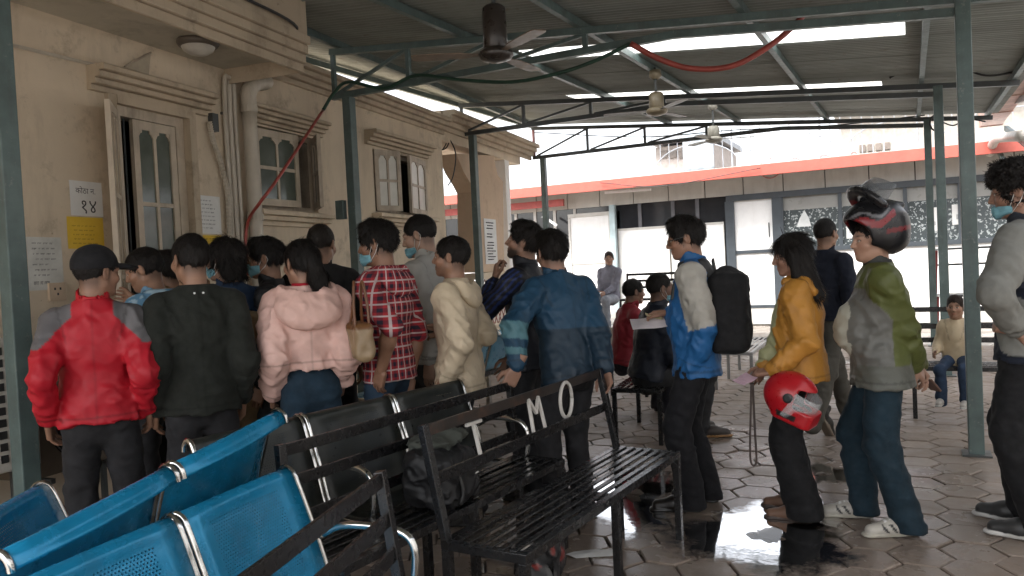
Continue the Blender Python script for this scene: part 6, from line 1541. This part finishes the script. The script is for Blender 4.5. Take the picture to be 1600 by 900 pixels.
# bag on the lettered bench
c = atz(716, 820, .47)
t = thing('backpack', 'black backpack slumped between the lettered bench back and the bench behind', 'backpack', (-1.835, 2.80, .472), math.radians(4)); t.matrix_basis = t.matrix_basis @ Matrix.Diagonal((.9, .85, .72, 1))
s = SDF((-.25, -.28, -.01), (.25, .28, .44), .0115); s.rbox((0, 0, .15), (.075, .13, .10), .05); s.ell((.06, .02, .10), (.07, .14, .10), .03); s.ell((-.02, -.02, .29), (.085, .15, .075), .04); s.plane((0, 0, .003), (0, 0, -1)); s.disp(lambda P: wr(P, 5.2, 8, .020)); V, F = s.mesh(); np_mesh('bag_body', V, F, colour(V, (.010, .010, .011)), NYLON, t)
s = SDF((-.2, -.2, .24), (.2, .24, .5), .011); s.ell((-.03, .0, .35), (.09, .13, .035), 0); s.ell((.01, .08, .37), (.07, .07, .03), .02); s.disp(lambda P: wr(P, 8.2, 13, .03)); V, F = s.mesh(); np_mesh('folded_cloth', V, F, colour(V, (.055, .06, .052)), COTTON, t)
mb = MB(); mb.tube(catmull([(.06, -.12, .30), (.13, -.10, .22), (.155, -.08, .10), (.14, -.09, .02)], 5), .010, 6); part('strap', mb, CABLE, t, False, True)
mb = MB(); mb.box((.142, .10, .15), (.003, .05, .008)); part('tag', mb, PAPERW, t, False)
# carton and bag under the bench
t = thing('shopping_bag', 'dark shopping bag with red print on the ground under the lettered bench', 'bag', (-1.62, 3.30, 0), .3)
s = SDF((-.2, -.25, -.01), (.2, .25, .30), .012); s.rbox((0, 0, .10), (.06, .12, .07), .03); s.plane((0, 0, .004), (0, 0, -1)); s.disp(lambda P: wr(P, 4.2, 9, .02)); V, F = s.mesh(); n_ = vnoise(V*11+3); C = np.where((n_ > .74)[:, None], np.array((.20, .02, .015)), np.array((.02, .02, .022))); C = np.where((n_ < .22)[:, None], np.array((.45, .42, .38)), C); np_mesh('bag_body', V, F, C, PLASTIC, t)
# red helmet hanging on the arm
HEL = atd(1236, 618, 3.98)
t = thing('motorcycle_helmet', 'glossy red helmet with clear visor hanging from the arm of the woman in yellow', 'helmet', HEL, PEOPLE['P17']['rz']+math.radians(172)); t.matrix_basis = t.matrix_basis @ Matrix.Diagonal((.93, .93, .93, 1))
Rt = rotx(math.radians(-22))
s = SDF((-.17, -.20, -.19), (.17, .21, .17), .008); s.ell((0, 0, .0), (.122, .150, .135), 0); s.rbox((0, .06, -.06), (.06, .07, .045), .04, .04); 
s.ell((0, .0, -.02), (.100, .128, .118), .0, op='s'); s.plane((0, 0, -.125), (0, 0, -1)); s.rbox((0, .15, .018), (.30, .085, .040), .014, .006, op='s')
V, F = s.mesh(); C = np.tile(np.array((.36, .008, .014)), (len(V), 1)); rr = np.linalg.norm(V/np.array((.114, .142, .128)), axis=1); C[rr < .95] = (.012, .012, .013); bl = (np.abs(V[:, 2]+.085) < .014)*(V[:, 1] > -.02)*(V[:, 1] < .09); C[bl > 0] = (.015, .012, .012)
np_mesh('shell', V @ Rt.T, F, C, PLASTIC, t)
def sm_glass(name, col, alpha):
    if name in MATS: return MATS[name]
    mt = bpy.data.materials.new(name); mt.use_nodes = True; nt = mt.node_tree; bs = nt.nodes['Principled BSDF']; bs.inputs['Base Color'].default_value = (*col, 1); bs.inputs['Roughness'].default_value = .06; bs.inputs['Alpha'].default_value = alpha; MATS[name] = mt; return mt
def visor(t, Rm, c, rx, ry, z0, z1, mat, tilt, n=18):
    rows = []
    for i in range(6):
        z = z0+(z1-z0)*i/5; row = []
        for j in range(n+1):
            a = math.radians(-78+156*j/n); sc = math.sqrt(max(.1, 1-((z-.0)/.19)**2)); v = np.array((rx*sc*math.sin(a), ry*sc*math.cos(a), z)); v = rotx(tilt) @ v; row.append(tuple(Rm @ v+np.array(c)))
        rows.append(row)
    mb = MB(); mb.sheet(rows); o = part('visor', mb, mat, t, False, True); o.modifiers.new('thickness', 'SOLIDIFY').thickness = .0025; return o
visor(t, Rt, (0, 0, 0), .130, .162, -.085, .07, sm_glass('clear visor', (.75, .78, .8), .22), math.radians(-16))
for sd_ in (-1, 1):
    mb = MB(); mb.lathe([(0, 0), (.026, 0), (.026, .012), (.016, .016), (0, .016)], Rt @ np.array((sd_*.120, .02, .015)), 18, Matrix.Rotation(sd_*math.pi/2, 3, 'Y')); part('visor_pivot', mb, M('black plastic', (.015, .015, .016), .4), t, False)
mb = MB(); mb.tube(catmull([(-.08, -.02, -.10), (-.05, .0, -.15), (.03, .02, -.15), (.08, -.02, -.10)], 5), .008, 6); part('chin_strap', mb, CABLE, t, False, True)
# strap hanging from her hand
t = thing('lanyard_strap', 'thin dark strap looped down from the hand of the woman in yellow', 'strap', atd(1178, 610, 4.12))
mb = MB(); pts = catmull([atd(x, y, 4.12) for x, y in ((1174, 598), (1173, 640), (1172, 690), (1173, 720), (1178, 727), (1182, 718), (1180, 680), (1178, 640), (1176, 598))], 5); mb.tube(pts, .006, 6); part('band', mb, M('brown webbing', (.05, .035, .03), .7), t, smooth=True)
# helmet on the head
p = PEOPLE['P19']; t = thing('motorcycle_helmet', 'black helmet with red flashes pushed up on the head of the man in green', 'helmet', to_world(p, p['HC']), p['rz'])
off = np.array((0, -.012, .058)); Rt = p['Rh'] @ rotx(math.radians(9))*1.02
s = SDF((-.18, -.22, -.16), (.18, .20, .21), .0085); s.ell((0, 0, .015), (.134, .168, .140), 0); s.ell((0, -.03, -.05), (.118, .135, .085), .04); s.ell((0, .02, -.02), (.104, .135, .118), 0, op='s'); s.ell((0, .21, -.065), (.20, .17, .105), .012, op='s'); s.plane((0, 0, -.105), (0, .25, -1))
s.cap((0, -.12, .13), (0, .08, .148), .018, .012, .02)
V, F = s.mesh(); C = np.tile(np.array((.013, .013, .015)), (len(V), 1)); rr = np.linalg.norm((V-np.array((0, .0, .0)))/np.array((.12, .152, .13)), axis=1)
u_ = V[:, 2]+.35*V[:, 1]+.02*np.sin(V[:, 1]*40); g1 = (np.abs(u_-.045) < .020)*(V[:, 1] > -.04)*(rr > .95); C[g1 > 0] = (.20, .012, .016); g2 = (np.abs(u_-.085) < .008)*(V[:, 1] > -.02)*(rr > .95); C[g2 > 0] = (.16, .16, .17); g3 = (np.abs(V[:, 2]+.02+.25*V[:, 1]) < .012)*(V[:, 1] < .0)*(rr > .95); C[g3 > 0] = (.14, .01, .014)
np_mesh('shell', (V+off) @ Rt.T, F, C, PLASTIC, t)
s = SDF((-.17, -.12, .02), (.17, .2, .24), .0085)                                 # raised chin bar
for i in range(12):
    a0 = math.radians(-80+160*i/12); a1 = math.radians(-80+160*(i+1)/12); f_ = lambda a: np.array((.135*math.sin(a), .02+.10*math.cos(a), .10+.085*math.cos(a))); s.cap(f_(a0), f_(a1), .030, .030, .012, flat=((0, .5, -.8), 1.5))
V, F = s.mesh(); C = np.tile(np.array((.016, .016, .018)), (len(V), 1)); C[(vnoise(V*np.array((9, 9, 30))+2) > .62)] = (.16, .012, .016); np_mesh('chin_bar', (V+off) @ Rt.T, F, C, PLASTIC, t)
visor(t, Rt, Rt @ (off+np.array((0, -.01, .10))), .125, .150, .00, .12, sm_glass('smoked visor', (.16, .17, .18), .42), math.radians(28))
for sd_ in (-1, 1):
    mb = MB(); mb.tube([head_pt(p, (sd_*.082, .03, -.02)), head_pt(p, (sd_*.075, .05, -.08)), head_pt(p, (sd_*.03, .055, -.118))], .007, 6); part('chin_strap', mb, CABLE, t, False, True)
# papers and phones
def card(label, pts3, mat, cat='paper', name='paper_sheet', th=.0016):
    t = thing(name, label, cat, pts3[0]); a, b, c_, d_ = (Vector(q) for q in pts3); n = (b-a).cross(d_-a).normalized()
    rows = [[(a.lerp(b, i/5)).lerp(d_.lerp(c_, i/5), j/5)+n*(.004*math.sin(i*1.1+j*.8)) for i in range(6)] for j in range(6)]
    mb = MB(); mb.sheet(rows); o = part('sheet', mb, mat, t); o.modifiers.new('thickness', 'SOLIDIFY').thickness = th; return t
PINK = M('pink paper', (.62, .42, .50), .8, var=.06)
dd = 4.66
card('white form held out by the man with glasses', [atd(984, 499, dd+.05), atd(1036, 494, dd), atd(1044, 510, dd-.12), atd(989, 516, dd-.08)], M('form paper', (.66, .60, .62), .8))
card('yellowish slip on top of the form in the hand of the man with glasses', [atd(1008, 489, dd+.0), atd(1034, 494, dd-.03), atd(1036, 499, dd-.07), atd(1010, 494, dd-.04)], M('cream slip', (.55, .48, .28), .8))
card('folded pink paper in the hand of the woman in yellow', [atd(1144, 594, 4.2), atd(1166, 583, 4.25), atd(1184, 590, 4.12), atd(1163, 603, 4.08)], PINK)
card('white slip held up by the man at the office door', [atd(206, 462, 4.3), atd(228, 456, 4.35), atd(230, 468, 4.3), atd(210, 475, 4.28)], PAPERW)
def slab(name, label, a, b, wd_, th, mat):
    t = thing(name, label, 'phone', a); mb = MB(); mb.bar(a, b, wd_, th); part('case', mb, mat, t, bevel=.003)
    return t
slab('mobile_phone', 'black phone in the hand of the man in cream jacket', atd(646, 507, 4.62), atd(676, 519, 4.56), .07, .010, M('black phone plastic', (.012, .012, .013), .25))
slab('mobile_phone', 'brown phone case held behind his back by the man in green', atd(1447, 592, 4.20), atd(1463, 610, 4.22), .072, .012, M('brown phone case', (.16, .09, .07), .5))
# handbag of the woman in pink
t = thing('handbag', 'tan handbag with brown straps on the shoulder of the woman in pink', 'handbag', atd(562, 530, 4.02), PEOPLE['P6']['rz'])
s = SDF((-.12, -.17, -.16), (.12, .17, .15), .009); s.rbox((0, 0, -.01), (.02, .09, .065), .028); s.disp(lambda P: wr(P, 3.1, 9, .010)); V, F = s.mesh(); C = np.where((V[:, 2] > .055)[:, None], np.array((.16, .075, .03)), np.array((.27, .19, .11))); np_mesh('bag_body', V, F, C, LEATHER, t)
for dx in (-.035, .035):
    mb = MB(); q = dx; mb.tube(catmull([(dx, -.08, .05), (dx, -.065, .18), (dx*.6, -.03, .30), (dx*.6, .02, .18), (dx, .08, .05)], 6), .008, 6); part('strap', mb, M('brown leather strap', (.15, .06, .025), .45), t, False, True)
# shoulder bag of the person in dark blue
t = thing('shoulder_bag', 'khaki shoulder bag at the hip of the person with shaggy hair', 'bag', atd(389, 512, 4.32), PEOPLE['P4']['rz'])
s = SDF((-.15, -.15, -.14), (.15, .15, .14), .0095); s.rbox((0, 0, 0), (.07, .03, .06), .03); s.disp(lambda P: wr(P, 6.1, 9, .014)); V, F = s.mesh(); np_mesh('bag_body', V, F, colour(V, (.30, .22, .13)), COTTON, t)
mb = MB(); mb.tube(catmull([(-.08, 0, .06), (-.11, .02, .14), (-.16, .05, .22)], 5), .012, 6); part('strap', mb, M('khaki webbing', (.22, .16, .09), .8), t, False, True)
